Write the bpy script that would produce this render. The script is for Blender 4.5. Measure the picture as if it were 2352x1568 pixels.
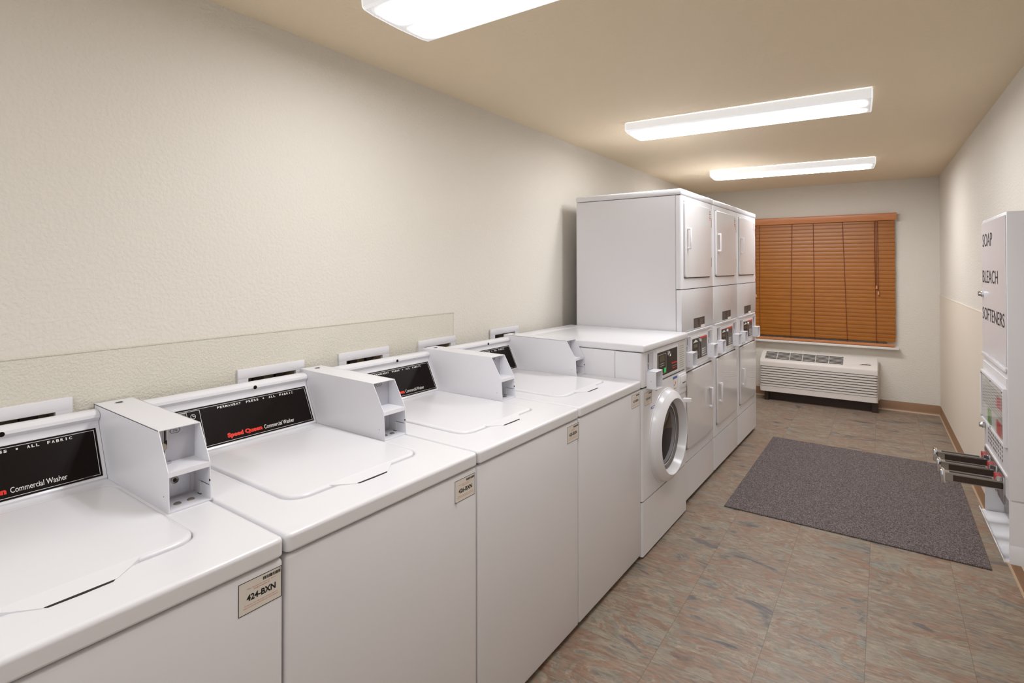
import bpy, bmesh, math, random
from mathutils import Vector, Matrix
random.seed(7)
scene = bpy.context.scene
for o in list(bpy.data.objects):
    bpy.data.objects.remove(o, do_unlink=True)
COL = scene.collection
R = math.radians

# ---------------------------------------------------------------- camera
CAM_H = 1.4858
yaw, pitch, roll, FPX, CX, CY = R(34.195), R(0.5165), R(0.0865), 1254.05, 1176.0, 602.5
F0 = Vector((-math.sin(yaw), math.cos(yaw), 0)); R0 = Vector((math.cos(yaw), math.sin(yaw), 0)); Z = Vector((0, 0, 1))
FW = F0*math.cos(pitch) + Z*math.sin(pitch); U0 = -F0*math.sin(pitch) + Z*math.cos(pitch)
RT = R0*math.cos(roll) - U0*math.sin(roll); UP = R0*math.sin(roll) + U0*math.cos(roll)
cam_d = bpy.data.cameras.new('camera'); cam = bpy.data.objects.new('camera', cam_d); COL.objects.link(cam)
m = Matrix.Identity(4)
for i in range(3):
    m[i][0] = RT[i]; m[i][1] = UP[i]; m[i][2] = -FW[i]
m[0][3], m[1][3], m[2][3] = 0, 0, CAM_H
cam.matrix_world = m
cam_d.sensor_width = 36.0; cam_d.lens = 36.0*FPX/2352
cam_d.shift_y = -(784-CY)/2352; cam_d.clip_start = 0.02
scene.camera = cam

# ---------------------------------------------------------------- world, exposure
w = bpy.data.worlds.new('world'); scene.world = w; w.use_nodes = True
w.node_tree.nodes['Background'].inputs[0].default_value = (0.9, 0.93, 1, 1)
w.node_tree.nodes['Background'].inputs[1].default_value = 0.7
scene.view_settings.view_transform = 'Standard'
scene.view_settings.look = 'None'
scene.view_settings.exposure = 0.08
scene.view_settings.gamma = 1.0
scene.view_settings.use_curve_mapping = False
LAMP = 33.0          # radiance of the lit part of the ceiling diffusers
LAMP_COL = (0.955, 0.975, 1.0)

# ---------------------------------------------------------------- materials
def srgb(r, g, b):
    f = lambda c: (c/255/12.92) if c/255 <= 0.04045 else ((c/255+0.055)/1.055)**2.4
    return (f(r), f(g), f(b), 1)
def new_mat(name):
    mt = bpy.data.materials.new(name); mt.use_nodes = True
    nt = mt.node_tree; b = nt.nodes['Principled BSDF']
    return mt, nt, b
def N(nt, t, **k):
    n = nt.nodes.new(t)
    for a, v in k.items(): setattr(n, a, v)
    return n
def simple(name, col, rough=0.5, metal=0.0, spec=0.5, coat=0.0, var=0.03, scale=9.0, bump=0.0, bscale=300.0):
    mt, nt, b = new_mat(name)
    b.inputs['Roughness'].default_value = rough; b.inputs['Metallic'].default_value = metal
    b.inputs['Specular IOR Level'].default_value = spec
    b.inputs['Coat Weight'].default_value = coat; b.inputs['Coat Roughness'].default_value = 0.03
    tc = N(nt, 'ShaderNodeTexCoord'); nz = N(nt, 'ShaderNodeTexNoise'); nz.inputs['Scale'].default_value = scale
    nt.links.new(tc.outputs['Object'], nz.inputs['Vector'])
    mx = N(nt, 'ShaderNodeMix', data_type='RGBA')
    mx.inputs[6].default_value = tuple(c*(1-var) for c in col[:3])+(1,)
    mx.inputs[7].default_value = tuple(min(1, c*(1+var)) for c in col[:3])+(1,)
    nt.links.new(nz.outputs['Fac'], mx.inputs[0]); nt.links.new(mx.outputs[2], b.inputs['Base Color'])
    if bump > 0:
        n2 = N(nt, 'ShaderNodeTexNoise'); n2.inputs['Scale'].default_value = bscale; n2.inputs['Detail'].default_value = 3
        bp = N(nt, 'ShaderNodeBump'); bp.inputs['Strength'].default_value = bump; bp.inputs['Distance'].default_value = 0.002
        nt.links.new(tc.outputs['Object'], n2.inputs['Vector'])
        nt.links.new(n2.outputs['Fac'], bp.inputs['Height']); nt.links.new(bp.outputs['Normal'], b.inputs['Normal'])
    return mt

M = {}
M['enamel'] = simple('white_enamel', srgb(229, 228, 232), 0.22, spec=0.5, var=0.006)
M['enamel_panel'] = simple('white_painted_steel', srgb(226, 224, 228), 0.3, spec=0.5, var=0.008, bump=0.02, bscale=500)
M['door_gloss'] = simple('glossy_white_door', srgb(220, 217, 218), 0.24, spec=0.5, coat=0.45, var=0.006)
M['coinbox'] = simple('white_coated_sheet', srgb(230, 229, 234), 0.3, spec=0.4, var=0.01)
M['coinplate'] = simple('grey_coin_plate', srgb(186, 186, 194), 0.45, metal=0.1, var=0.03, scale=30)
M['plastic'] = simple('white_plastic', srgb(228, 226, 230), 0.35, var=0.01)
M['gap'] = simple('dark_gap', srgb(38, 30, 26), 0.8)
M['black'] = simple('black_panel', srgb(20, 12, 10), 0.4, spec=0.12, var=0.15)
M['brown'] = simple('brown_black_panel', srgb(40, 26, 20), 0.35, spec=0.2, var=0.1)
M['greypanel'] = simple('grey_print', srgb(84, 74, 70), 0.35, var=0.1)
M['ink'] = simple('black_ink', srgb(22, 20, 20), 0.5)
M['white_ink'] = simple('white_ink', srgb(226, 224, 222), 0.5)
M['red_ink'] = simple('red_ink', srgb(226, 44, 24), 0.45)
M['orange_ink'] = simple('orange_ink', srgb(214, 122, 84), 0.5)
M['text_grey'] = simple('grey_ink', srgb(120, 112, 110), 0.5)
M['olive'] = simple('dim_display', srgb(74, 60, 24), 0.25)
M['label'] = simple('label_paper', srgb(226, 220, 211), 0.5, var=0.02)
M['paper'] = simple('instruction_paper', srgb(206, 204, 198), 0.5, var=0.02)
M['blue_ink'] = simple('blue_ink', srgb(66, 98, 168), 0.5)
M['chrome'] = simple('chrome', srgb(214, 214, 218), 0.08, metal=1.0, var=0.02)
M['steel'] = simple('brushed_steel', srgb(176, 172, 168), 0.3, metal=1.0, var=0.08, scale=60)
M['nickel'] = simple('dull_rivet', srgb(168, 160, 152), 0.35, metal=0.9, var=0.05)
M['galv'] = simple('galvanised_plate', srgb(205, 206, 214), 0.42, metal=0.55, var=0.12, scale=120)
M['glass_dark'] = simple('dark_door_glass', srgb(26, 17, 15), 0.04, spec=0.8, var=0.3)
M['gasket'] = simple('grey_gasket', srgb(120, 116, 116), 0.35, var=0.1)
M['base_tan'] = simple('tan_vinyl_base', srgb(148, 113, 84), 0.45, var=0.03)
M['base_cap'] = simple('tan_base_edge', srgb(192, 164, 138), 0.45, var=0.03)
M['brass'] = simple('brass', srgb(150, 112, 52), 0.35, metal=0.8)
M['darkbrown'] = simple('dark_brown_metal', srgb(52, 36, 26), 0.5)
M['recess'] = simple('recess_tan', srgb(210, 194, 166), 0.6)
M['rubber'] = simple('black_rubber', srgb(28, 26, 26), 0.7)
M['ac'] = simple('ac_offwhite', srgb(226, 219, 214), 0.4, var=0.01)
M['acdark'] = simple('ac_dark', srgb(30, 26, 24), 0.6)
M['sill'] = simple('white_sill', srgb(228, 222, 216), 0.4)
M['cord'] = simple('brown_cord', srgb(112, 40, 12), 0.7)
M['tassel'] = simple('wood_tassel', srgb(196, 132, 90), 0.45)
M['redpack'] = simple('red_packet', srgb(186, 60, 62), 0.4, var=0.3, scale=60)
M['greenpack'] = simple('green_packet', srgb(104, 150, 70), 0.4, var=0.2, scale=60)
M['outside'] = simple('outside_screen', srgb(120, 130, 140), 0.8)

def green_led():
    mt, nt, b = new_mat('green_button')
    b.inputs['Base Color'].default_value = srgb(24, 170, 88); b.inputs['Roughness'].default_value = 0.3
    b.inputs['Emission Color'].default_value = srgb(20, 200, 96); b.inputs['Emission Strength'].default_value = 0.35
    return mt
M['green'] = green_led()

def acrylic():
    mt, nt, b = new_mat('clear_acrylic')
    b.inputs['Base Color'].default_value = (0.95, 0.97, 0.97, 1); b.inputs['Roughness'].default_value = 0.03
    b.inputs['Transmission Weight'].default_value = 1.0; b.inputs['IOR'].default_value = 1.12
    b.inputs['Alpha'].default_value = 0.35
    return mt
M['acrylic'] = acrylic()

def wall_mat(name, col, bump=0.5, scale=150, rough=0.6, dist=0.003, var=0.012):
    mt, nt, b = new_mat(name)
    b.inputs['Roughness'].default_value = rough; b.inputs['Specular IOR Level'].default_value = 0.25
    tc = N(nt, 'ShaderNodeTexCoord'); nz = N(nt, 'ShaderNodeTexNoise'); nz.inputs['Scale'].default_value = 3; nz.inputs['Detail'].default_value = 4
    nt.links.new(tc.outputs['Object'], nz.inputs['Vector'])
    mx = N(nt, 'ShaderNodeMix', data_type='RGBA')
    mx.inputs[6].default_value = tuple(c*(1-var) for c in col[:3])+(1,); mx.inputs[7].default_value = tuple(c*(1+var) for c in col[:3])+(1,)
    nt.links.new(nz.outputs['Fac'], mx.inputs[0]); nt.links.new(mx.outputs[2], b.inputs['Base Color'])
    n2 = N(nt, 'ShaderNodeTexNoise'); n2.inputs['Scale'].default_value = scale; n2.inputs['Detail'].default_value = 2.5; n2.inputs['Roughness'].default_value = 0.5
    nt.links.new(tc.outputs['Object'], n2.inputs['Vector'])
    rp = N(nt, 'ShaderNodeMapRange'); rp.inputs[1].default_value = 0.38; rp.inputs[2].default_value = 0.62
    nt.links.new(n2.outputs['Fac'], rp.inputs[0])
    bp = N(nt, 'ShaderNodeBump'); bp.inputs['Strength'].default_value = bump; bp.inputs['Distance'].default_value = dist
    nt.links.new(rp.outputs[0], bp.inputs['Height']); nt.links.new(bp.outputs['Normal'], b.inputs['Normal'])
    return mt
M['wall'] = wall_mat('textured_wall_paint', srgb(224, 218, 208), 0.35, 90)
M['frp'] = wall_mat('pebbled_wall_panel', srgb(218, 213, 200), 0.4, 160)
M['frp_smooth'] = wall_mat('smooth_wall_panel', srgb(226, 214, 199), 0.05, 120)
M['ceil'] = wall_mat('ceiling_paint', srgb(235, 218, 190), 0.25, 60)

def wood_mat(name, c1, c2, axis='X'):
    mt, nt, b = new_mat(name)
    b.inputs['Roughness'].default_value = 0.38
    tc = N(nt, 'ShaderNodeTexCoord'); mp = N(nt, 'ShaderNodeMapping')
    mp.inputs['Scale'].default_value = (3, 60, 60)
    nz = N(nt, 'ShaderNodeTexNoise'); nz.inputs['Scale'].default_value = 2.2; nz.inputs['Detail'].default_value = 5
    nt.links.new(tc.outputs['Object'], mp.inputs[0]); nt.links.new(mp.outputs[0], nz.inputs['Vector'])
    cr = N(nt, 'ShaderNodeValToRGB'); cr.color_ramp.elements[0].position = 0.3; cr.color_ramp.elements[1].position = 0.75
    cr.color_ramp.elements[0].color = c1; cr.color_ramp.elements[1].color = c2
    nt.links.new(nz.outputs['Fac'], cr.inputs[0]); nt.links.new(cr.outputs[0], b.inputs['Base Color'])
    return mt
M['slat'] = wood_mat('blind_wood', srgb(148, 84, 0), srgb(166, 98, 5))
M['valance'] = wood_mat('valance_wood', srgb(186, 116, 68), srgb(204, 136, 90))

def floor_mat():
    mt, nt, b = new_mat('slate_vinyl_tile')
    L = nt.links.new
    tc = N(nt, 'ShaderNodeTexCoord'); sep = N(nt, 'ShaderNodeSeparateXYZ'); L(tc.outputs['Object'], sep.inputs[0])
    def mth(op, a, bb=None, c=None):
        n = N(nt, 'ShaderNodeMath', operation=op)
        for i, v in enumerate((a, bb, c)):
            if v is None: continue
            if isinstance(v, (int, float)): n.inputs[i].default_value = v
            else: L(v, n.inputs[i])
        return n.outputs[0]
    gx = mth('DIVIDE', mth('ADD', sep.outputs[0], 0.065), 0.335)
    gy = mth('DIVIDE', mth('SUBTRACT', sep.outputs[1], 2.03), 0.295)
    ix, iy = mth('FLOOR', gx), mth('FLOOR', gy)
    fx, fy = mth('FRACT', gx), mth('FRACT', gy)
    cid = N(nt, 'ShaderNodeCombineXYZ'); L(ix, cid.inputs[0]); L(iy, cid.inputs[1])
    wn = N(nt, 'ShaderNodeTexWhiteNoise', noise_dimensions='3D'); L(cid.outputs[0], wn.inputs['Vector'])
    off = N(nt, 'ShaderNodeVectorMath', operation='SCALE'); L(wn.outputs['Color'], off.inputs[0]); off.inputs['Scale'].default_value = 9.0
    pos = N(nt, 'ShaderNodeVectorMath', operation='ADD'); L(tc.outputs['Object'], pos.inputs[0]); L(off.outputs[0], pos.inputs[1])
    # layered slate: bands stretched across the room
    mp = N(nt, 'ShaderNodeMapping'); mp.inputs['Scale'].default_value = (1.15, 2.3, 1); mp.inputs['Rotation'].default_value = (0, 0, R(-8)); L(pos.outputs[0], mp.inputs[0])
    n1 = N(nt, 'ShaderNodeTexNoise'); n1.inputs['Scale'].default_value = 1.9; n1.inputs['Detail'].default_value = 9; n1.inputs['Roughness'].default_value = 0.68; n1.inputs['Distortion'].default_value = 0.9; L(mp.outputs[0], n1.inputs['Vector'])
    cr = N(nt, 'ShaderNodeValToRGB'); L(n1.outputs['Fac'], cr.inputs[0])
    e = cr.color_ramp.elements
    stops = [(0.34, srgb(96, 90, 92)), (0.40, srgb(140, 130, 118)), (0.445, srgb(152, 124, 105)), (0.485, srgb(132, 126, 114)),
             (0.52, srgb(160, 145, 127)), (0.56, srgb(138, 110, 93)), (0.60, srgb(144, 141, 129)), (0.66, srgb(112, 107, 103))]
    e[0].position, e[0].color = stops[0]; e[1].position, e[1].color = stops[-1]
    for p, c in stops[1:-1]:
        q = e.new(p); q.color = c
    # rust and grey-green patches
    n2 = N(nt, 'ShaderNodeTexNoise'); n2.inputs['Scale'].default_value = 3.4; n2.inputs['Detail'].default_value = 5; n2.inputs['Roughness'].default_value = 0.55; n2.inputs['Distortion'].default_value = 1.4; L(mp.outputs[0], n2.inputs['Vector'])
    r2 = N(nt, 'ShaderNodeMapRange'); r2.inputs[1].default_value = 0.565; r2.inputs[2].default_value = 0.585; L(n2.outputs['Fac'], r2.inputs[0])
    m2 = N(nt, 'ShaderNodeMix', data_type='RGBA'); m2.inputs[7].default_value = srgb(142, 108, 88); L(cr.outputs[0], m2.inputs[6]); L(mth('MULTIPLY', r2.outputs[0], 0.5), m2.inputs[0])
    mp3 = N(nt, 'ShaderNodeMapping'); mp3.inputs['Scale'].default_value = (1.0, 2.2, 1); mp3.inputs['Location'].default_value = (4, 7, 2); L(pos.outputs[0], mp3.inputs[0])
    n3 = N(nt, 'ShaderNodeTexNoise'); n3.inputs['Scale'].default_value = 2.9; n3.inputs['Detail'].default_value = 4; n3.inputs['Distortion'].default_value = 1.0; L(mp3.outputs[0], n3.inputs['Vector'])
    r3 = N(nt, 'ShaderNodeMapRange'); r3.inputs[1].default_value = 0.565; r3.inputs[2].default_value = 0.58; L(n3.outputs['Fac'], r3.inputs[0])
    m3 = N(nt, 'ShaderNodeMix', data_type='RGBA'); m3.inputs[7].default_value = srgb(150, 143, 128); L(m2.outputs[2], m3.inputs[6]); L(mth('MULTIPLY', r3.outputs[0], 0.65), m3.inputs[0])
    r4 = N(nt, 'ShaderNodeMapRange'); r4.inputs[1].default_value = 0.36; r4.inputs[2].default_value = 0.31; L(n3.outputs['Fac'], r4.inputs[0])
    m4 = N(nt, 'ShaderNodeMix', data_type='RGBA'); m4.inputs[7].default_value = srgb(98, 94, 98); L(m3.outputs[2], m4.inputs[6]); L(mth('MULTIPLY', r4.outputs[0], 0.8), m4.inputs[0])
    # fine grain
    mp5 = N(nt, 'ShaderNodeMapping'); mp5.inputs['Scale'].default_value = (16, 60, 1); L(pos.outputs[0], mp5.inputs[0])
    n5 = N(nt, 'ShaderNodeTexNoise'); n5.inputs['Scale'].default_value = 1.4; n5.inputs['Detail'].default_value = 5; L(mp5.outputs[0], n5.inputs['Vector'])
    g = N(nt, 'ShaderNodeMapRange'); g.inputs[1].default_value = 0.25; g.inputs[2].default_value = 0.75; g.inputs[3].default_value = 0.66; g.inputs[4].default_value = 1.14; L(n5.outputs['Fac'], g.inputs[0])
    m5 = N(nt, 'ShaderNodeVectorMath', operation='SCALE'); L(m4.outputs[2], m5.inputs[0]); L(g.outputs[0], m5.inputs['Scale'])
    cr_ = mth('ABSOLUTE', mth('SUBTRACT', n2.outputs['Fac'], 0.5)); vein = N(nt, 'ShaderNodeMapRange'); vein.inputs[1].default_value = 0.010; vein.inputs[2].default_value = 0.0; L(cr_, vein.inputs[0])
    m7 = N(nt, 'ShaderNodeMix', data_type='RGBA'); m7.inputs[7].default_value = srgb(96, 82, 74); L(m5.outputs[0], m7.inputs[6]); L(mth('MULTIPLY', vein.outputs[0], 0.38), m7.inputs[0])
    # seams
    ex = mth('MINIMUM', fx, mth('SUBTRACT', 1.0, fx)); ey = mth('MINIMUM', fy, mth('SUBTRACT', 1.0, fy))
    seam = mth('LESS_THAN', mth('MINIMUM', ex, ey), 0.0042)
    m6 = N(nt, 'ShaderNodeMix', data_type='RGBA'); m6.inputs[7].default_value = srgb(84, 70, 60); L(m7.outputs[2], m6.inputs[6]); L(mth('MULTIPLY', seam, 0.45), m6.inputs[0])
    L(m6.outputs[2], b.inputs['Base Color'])
    b.inputs['Roughness'].default_value = 0.42; b.inputs['Specular IOR Level'].default_value = 0.4
    bp = N(nt, 'ShaderNodeBump'); bp.inputs['Strength'].default_value = 0.18; bp.inputs['Distance'].default_value = 0.003
    L(mth('ADD', n1.outputs['Fac'], mth('MULTIPLY', n5.outputs['Fac'], 0.3)), bp.inputs['Height']); L(bp.outputs['Normal'], b.inputs['Normal'])
    return mt
M['floor'] = floor_mat()

def mat_mat():
    mt, nt, b = new_mat('grey_carpet_mat'); L = nt.links.new
    tc = N(nt, 'ShaderNodeTexCoord')
    n1 = N(nt, 'ShaderNodeTexNoise'); n1.inputs['Scale'].default_value = 170; n1.inputs['Detail'].default_value = 4; n1.inputs['Roughness'].default_value = 0.8; L(tc.outputs['Object'], n1.inputs['Vector'])
    cr = N(nt, 'ShaderNodeValToRGB'); L(n1.outputs['Fac'], cr.inputs[0])
    e = cr.color_ramp.elements
    e[0].position, e[0].color = 0.36, srgb(58, 52, 52); e[1].position, e[1].color = 0.66, srgb(160, 150, 148)
    q = e.new(0.5); q.color = srgb(100, 91, 91)
    L(cr.outputs[0], b.inputs['Base Color']); b.inputs['Roughness'].default_value = 0.95; b.inputs['Specular IOR Level'].default_value = 0.1
    bp = N(nt, 'ShaderNodeBump'); bp.inputs['Strength'].default_value = 0.6; bp.inputs['Distance'].default_value = 0.003
    L(n1.outputs['Fac'], bp.inputs['Height']); L(bp.outputs['Normal'], b.inputs['Normal'])
    return mt
M['mat'] = mat_mat()

def lamp_mat(side):
    mt, nt, b = new_mat('diffuser_side' if side else 'lit_diffuser'); L = nt.links.new
    b.inputs['Base Color'].default_value = (0.8, 0.8, 0.8, 1); b.inputs['Roughness'].default_value = 0.35
    b.inputs['Emission Color'].default_value = LAMP_COL+(1,)
    if side:
        b.inputs['Emission Strength'].default_value = 0.40
        return mt
    tc = N(nt, 'ShaderNodeTexCoord'); sp = N(nt, 'ShaderNodeSeparateXYZ'); L(tc.outputs['Object'], sp.inputs[0])
    # the two tubes show as bright bands through the prismatic lens (local y is across the fitting)
    cur = None
    for yc in (-0.075, 0.075):
        a = N(nt, 'ShaderNodeMath', operation='SUBTRACT'); L(sp.outputs[1], a.inputs[0]); a.inputs[1].default_value = yc
        ab = N(nt, 'ShaderNodeMath', operation='ABSOLUTE'); L(a.outputs[0], ab.inputs[0])
        r = N(nt, 'ShaderNodeMapRange', interpolation_type='SMOOTHSTEP'); r.inputs[1].default_value = 0.092; r.inputs[2].default_value = 0.0; L(ab.outputs[0], r.inputs[0])
        if cur is None: cur = r.outputs[0]
        else:
            mm = N(nt, 'ShaderNodeMath', operation='MAXIMUM'); L(cur, mm.inputs[0]); L(r.outputs[0], mm.inputs[1]); cur = mm.outputs[0]
    ax = N(nt, 'ShaderNodeMath', operation='ABSOLUTE'); L(sp.outputs[0], ax.inputs[0])
    rx = N(nt, 'ShaderNodeMapRange', interpolation_type='SMOOTHSTEP'); rx.inputs[1].default_value = 0.635; rx.inputs[2].default_value = 0.54; L(ax.outputs[0], rx.inputs[0])
    pw = N(nt, 'ShaderNodeMath', operation='POWER'); L(cur, pw.inputs[0]); pw.inputs[1].default_value = 2.0
    mu = N(nt, 'ShaderNodeMath', operation='MULTIPLY'); L(pw.outputs[0], mu.inputs[0]); L(rx.outputs[0], mu.inputs[1])
    wv = N(nt, 'ShaderNodeTexWave', bands_direction='DIAGONAL'); wv.inputs['Scale'].default_value = 45; L(tc.outputs['Object'], wv.inputs['Vector'])
    wr = N(nt, 'ShaderNodeMapRange'); wr.inputs[3].default_value = 0.22; wr.inputs[4].default_value = 0.34; L(wv.outputs['Fac'], wr.inputs[0])
    ml = N(nt, 'ShaderNodeMath', operation='MULTIPLY_ADD'); L(mu.outputs[0], ml.inputs[0]); ml.inputs[1].default_value = LAMP; L(wr.outputs[0], ml.inputs[2])
    L(ml.outputs[0], b.inputs['Emission Strength'])
    return mt
M['lamp'] = lamp_mat(False); M['lamp_side'] = lamp_mat(True)

# ---------------------------------------------------------------- mesh helpers
class MB:
    """collects shapes (each with its own material) into one mesh"""
    def __init__(self): self.v = []; self.f = []; self.mi = []; self.mats = []
    def mid(self, mat):
        if mat not in self.mats: self.mats.append(mat)
        return self.mats.index(mat)
    def add(self, vs, fs, mat):
        o = len(self.v); self.v += [tuple(p) for p in vs]; i = self.mid(mat)
        for f in fs: self.f.append(tuple(o+k for k in f)); self.mi.append(i)
        return self
    def addbm(self, bm, mat):
        bm.verts.ensure_lookup_table(); bm.verts.index_update()
        self.add([v.co[:] for v in bm.verts], [[v.index for v in f.verts] for f in bm.faces], mat); bm.free(); return self
    def box(self, x0, x1, y0, y1, z0, z1, mat, bev=0.0, seg=2, sel=None):
        bm = bmesh.new(); bmesh.ops.create_cube(bm, size=1)
        for v in bm.verts:
            v.co = Vector(((x0+x1)/2+v.co.x*(x1-x0), (y0+y1)/2+v.co.y*(y1-y0), (z0+z1)/2+v.co.z*(z1-z0)))
        if bev > 0:
            es = [e for e in bm.edges if sel is None or sel((e.verts[0].co+e.verts[1].co)/2, (e.verts[0].co-e.verts[1].co).normalized())]
            bmesh.ops.bevel(bm, geom=es, offset=bev, segments=seg, profile=0.5, affect='EDGES', clamp_overlap=True)
        return self.addbm(bm, mat)
    def prism(self, prof, a0, a1, mat, axis='y', bev=0.0, seg=2, caps=True):
        """profile of (p,q): axis y -> (x,z); axis x -> (y,z); axis z -> (x,y)"""
        bm = bmesh.new()
        def P(p, q, t): return {'y': (p, t, q), 'x': (t, p, q), 'z': (p, q, t)}[axis]
        A = [bm.verts.new(P(p, q, a0)) for p, q in prof]; B = [bm.verts.new(P(p, q, a1)) for p, q in prof]
        n = len(prof)
        for i in range(n): bm.faces.new((A[i], A[(i+1) % n], B[(i+1) % n], B[i]))
        if caps: fa = bm.faces.new(A[::-1]); fb = bm.faces.new(B)
        bmesh.ops.recalc_face_normals(bm, faces=bm.faces)
        if bev > 0:
            es = [e for e in bm.edges if (e.verts[0] in A and e.verts[1] in A) or (e.verts[0] in B and e.verts[1] in B)]
            bmesh.ops.bevel(bm, geom=es, offset=bev, segments=seg, profile=0.5, affect='EDGES', clamp_overlap=True)
        return self.addbm(bm, mat)
    def lathe(self, prof, c, axis, mat, n=32, up=None, closed=False):
        """prof of (radius, height) turned about `axis` through c"""
        ax = Vector(axis).normalized(); t = Vector((0, 0, 1)) if abs(ax.z) < 0.9 else Vector((1, 0, 0))
        e1 = ax.cross(t).normalized(); e2 = ax.cross(e1); c = Vector(c); vs = []; fs = []
        for r, h in prof:
            for k in range(n):
                a = 2*math.pi*k/n; vs.append(c+ax*h+(e1*math.cos(a)+e2*math.sin(a))*max(r, 1e-5))
        for i in range(len(prof)-1):
            for k in range(n):
                fs.append((i*n+k, i*n+(k+1) % n, (i+1)*n+(k+1) % n, (i+1)*n+k))
        if prof[0][0] > 1e-4 and not closed: fs.append(tuple(range(n))[::-1])
        if prof[-1][0] > 1e-4 and not closed: fs.append(tuple((len(prof)-1)*n+k for k in range(n)))
        bm = bmesh.new(); V = [bm.verts.new(p) for p in vs]
        for f in fs: bm.faces.new([V[i] for i in f])
        bmesh.ops.remove_doubles(bm, verts=bm.verts, dist=1e-5)
        bmesh.ops.recalc_face_normals(bm, faces=bm.faces)
        return self.addbm(bm, mat)
    def cyl(self, c, axis, r, h, mat, n=24, bev=0.0):
        b = min(bev, r*0.5)
        pr = [(r-b, 0), (r, b), (r, h-b), (r-b, h)] if b > 0 else [(r, 0), (r, h)]
        return self.lathe(pr, c, axis, mat, n)
    def tube(self, pts, r, mat, n=10):
        pts = [Vector(p) for p in pts]; vs = []; fs = []
        for i, p in enumerate(pts):
            d = (pts[min(i+1, len(pts)-1)]-pts[max(i-1, 0)]).normalized()
            t = Vector((0, 0, 1)) if abs(d.z) < 0.9 else Vector((1, 0, 0))
            e1 = d.cross(t).normalized(); e2 = d.cross(e1)
            for k in range(n):
                a = 2*math.pi*k/n; vs.append(p+(e1*math.cos(a)+e2*math.sin(a))*r)
        for i in range(len(pts)-1):
            for k in range(n): fs.append((i*n+k, i*n+(k+1) % n, (i+1)*n+(k+1) % n, (i+1)*n+k))
        fs.append(tuple(range(n))[::-1]); fs.append(tuple((len(pts)-1)*n+k for k in range(n)))
        return self.add(vs, fs, mat)
    def quad(self, fr, u0, u1, v0, v1, mat, lift=0.0, t=0.0006):
        """thin raised plate in plane frame fr=(origin, right, up)"""
        o, r, u = fr; n = r.cross(u)
        P = lambda a, b, h: o+r*a+u*b+n*h
        vs = [P(u0, v0, lift), P(u1, v0, lift), P(u1, v1, lift), P(u0, v1, lift), P(u0, v0, lift+t), P(u1, v0, lift+t), P(u1, v1, lift+t), P(u0, v1, lift+t)]
        return self.add(vs, [(0, 3, 2, 1), (4, 5, 6, 7), (0, 1, 5, 4), (1, 2, 6, 5), (2, 3, 7, 6), (3, 0, 4, 7)], mat)
    def outline(self, fr, u0, u1, v0, v1, wd, mat, lift=0.0, t=0.0004):
        self.quad(fr, u0, u1, v0, v0+wd, mat, lift, t); self.quad(fr, u0, u1, v1-wd, v1, mat, lift, t)
        self.quad(fr, u0, u0+wd, v0+wd, v1-wd, mat, lift, t); self.quad(fr, u1-wd, u1, v0+wd, v1-wd, mat, lift, t)
        return self
    def text(self, s, fr, u0, u1, v0, v1, mat, lift=0.0008, bold=0.0, slant=0.0):
        vs, fs = text_mesh(s, bold)
        xs = [p[0] for p in vs]; ys = [p[1] for p in vs]
        if not xs: return self
        ax, bx, ay, by = min(xs), max(xs), min(ys), max(ys); o, r, u = fr; n = r.cross(u)
        out = []
        for x, y in vs:
            b = (y-ay)/(by-ay)*(v1-v0); a = (x-ax)/(bx-ax)*(u1-u0)+slant*b
            out.append(o+r*(u0+a)+u*(v0+b)+n*lift)
        return self.add(out, fs, mat)
    def build(self, name, parent=None, smooth=True, ang=35):
        me = bpy.data.meshes.new(name); me.from_pydata(self.v, [], self.f)
        for k in self.mats: me.materials.append(M[k])
        me.polygons.foreach_set('material_index', self.mi); me.update()
        if smooth:
            me.shade_smooth(); me.set_sharp_from_angle(angle=R(ang))
        o = bpy.data.objects.new(name, me); COL.objects.link(o)
        if parent is not None:
            o.parent = parent
            if 'off' in parent.keys(): o.location = tuple(parent['off'])
        return o
_tc = {}
def text_mesh(s, bold):
    if (s, bold) in _tc: return _tc[(s, bold)]
    cu = bpy.data.curves.new('t', 'FONT'); cu.body = s; cu.size = 1; cu.offset = bold; cu.resolution_u = 3; cu.fill_mode = 'FRONT' if hasattr(cu, 'fill_mode') else cu.fill_mode
    ob = bpy.data.objects.new('t', cu); COL.objects.link(ob)
    bpy.context.view_layer.update()
    dg = bpy.context.evaluated_depsgraph_get(); me = bpy.data.meshes.new_from_object(ob.evaluated_get(dg))
    vs = [(v.co.x, v.co.y) for v in me.vertices]; fs = [tuple(p.vertices) for p in me.polygons if p.normal.z > 0 or True]
    bpy.data.objects.remove(ob, do_unlink=True); bpy.data.meshes.remove(me); bpy.data.curves.remove(cu)
    _tc[(s, bold)] = (vs, fs); return vs, fs

def thing(name, label, cat, loc, rz=0.0, group=None, off=None):
    o = bpy.data.objects.new(name, None); COL.objects.link(o); o.empty_display_size = 0.1
    o.location = loc; o.rotation_euler = (0, 0, rz); o['label'] = label; o['category'] = cat
    if group: o['group'] = group
    if off: o['off'] = off
    return o
def tag(o, label, cat, group=None):
    o['label'] = label; o['category'] = cat
    if group: o['group'] = group
    return o
def struct(o): o['kind'] = 'structure'; return o
def kids(o): return [c for c in bpy.data.objects if c.parent == o]
def copy_tree(o, parent=None):
    c = o.copy(); COL.objects.link(c)
    if parent is not None: c.parent = parent
    for ch in kids(o): copy_tree(ch, c)
    return c
def rot(x, y, a, cx, cy): # local (x along group X, y along group Y)
    a = R(a); return (cx+x*math.cos(a)-y*math.sin(a), cy+x*math.sin(a)+y*math.cos(a))
FX = lambda x, y=0, z=0: (Vector((x, y, z)), Vector((0, 1, 0)), Vector((0, 0, 1)))   # plane facing +X

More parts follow.
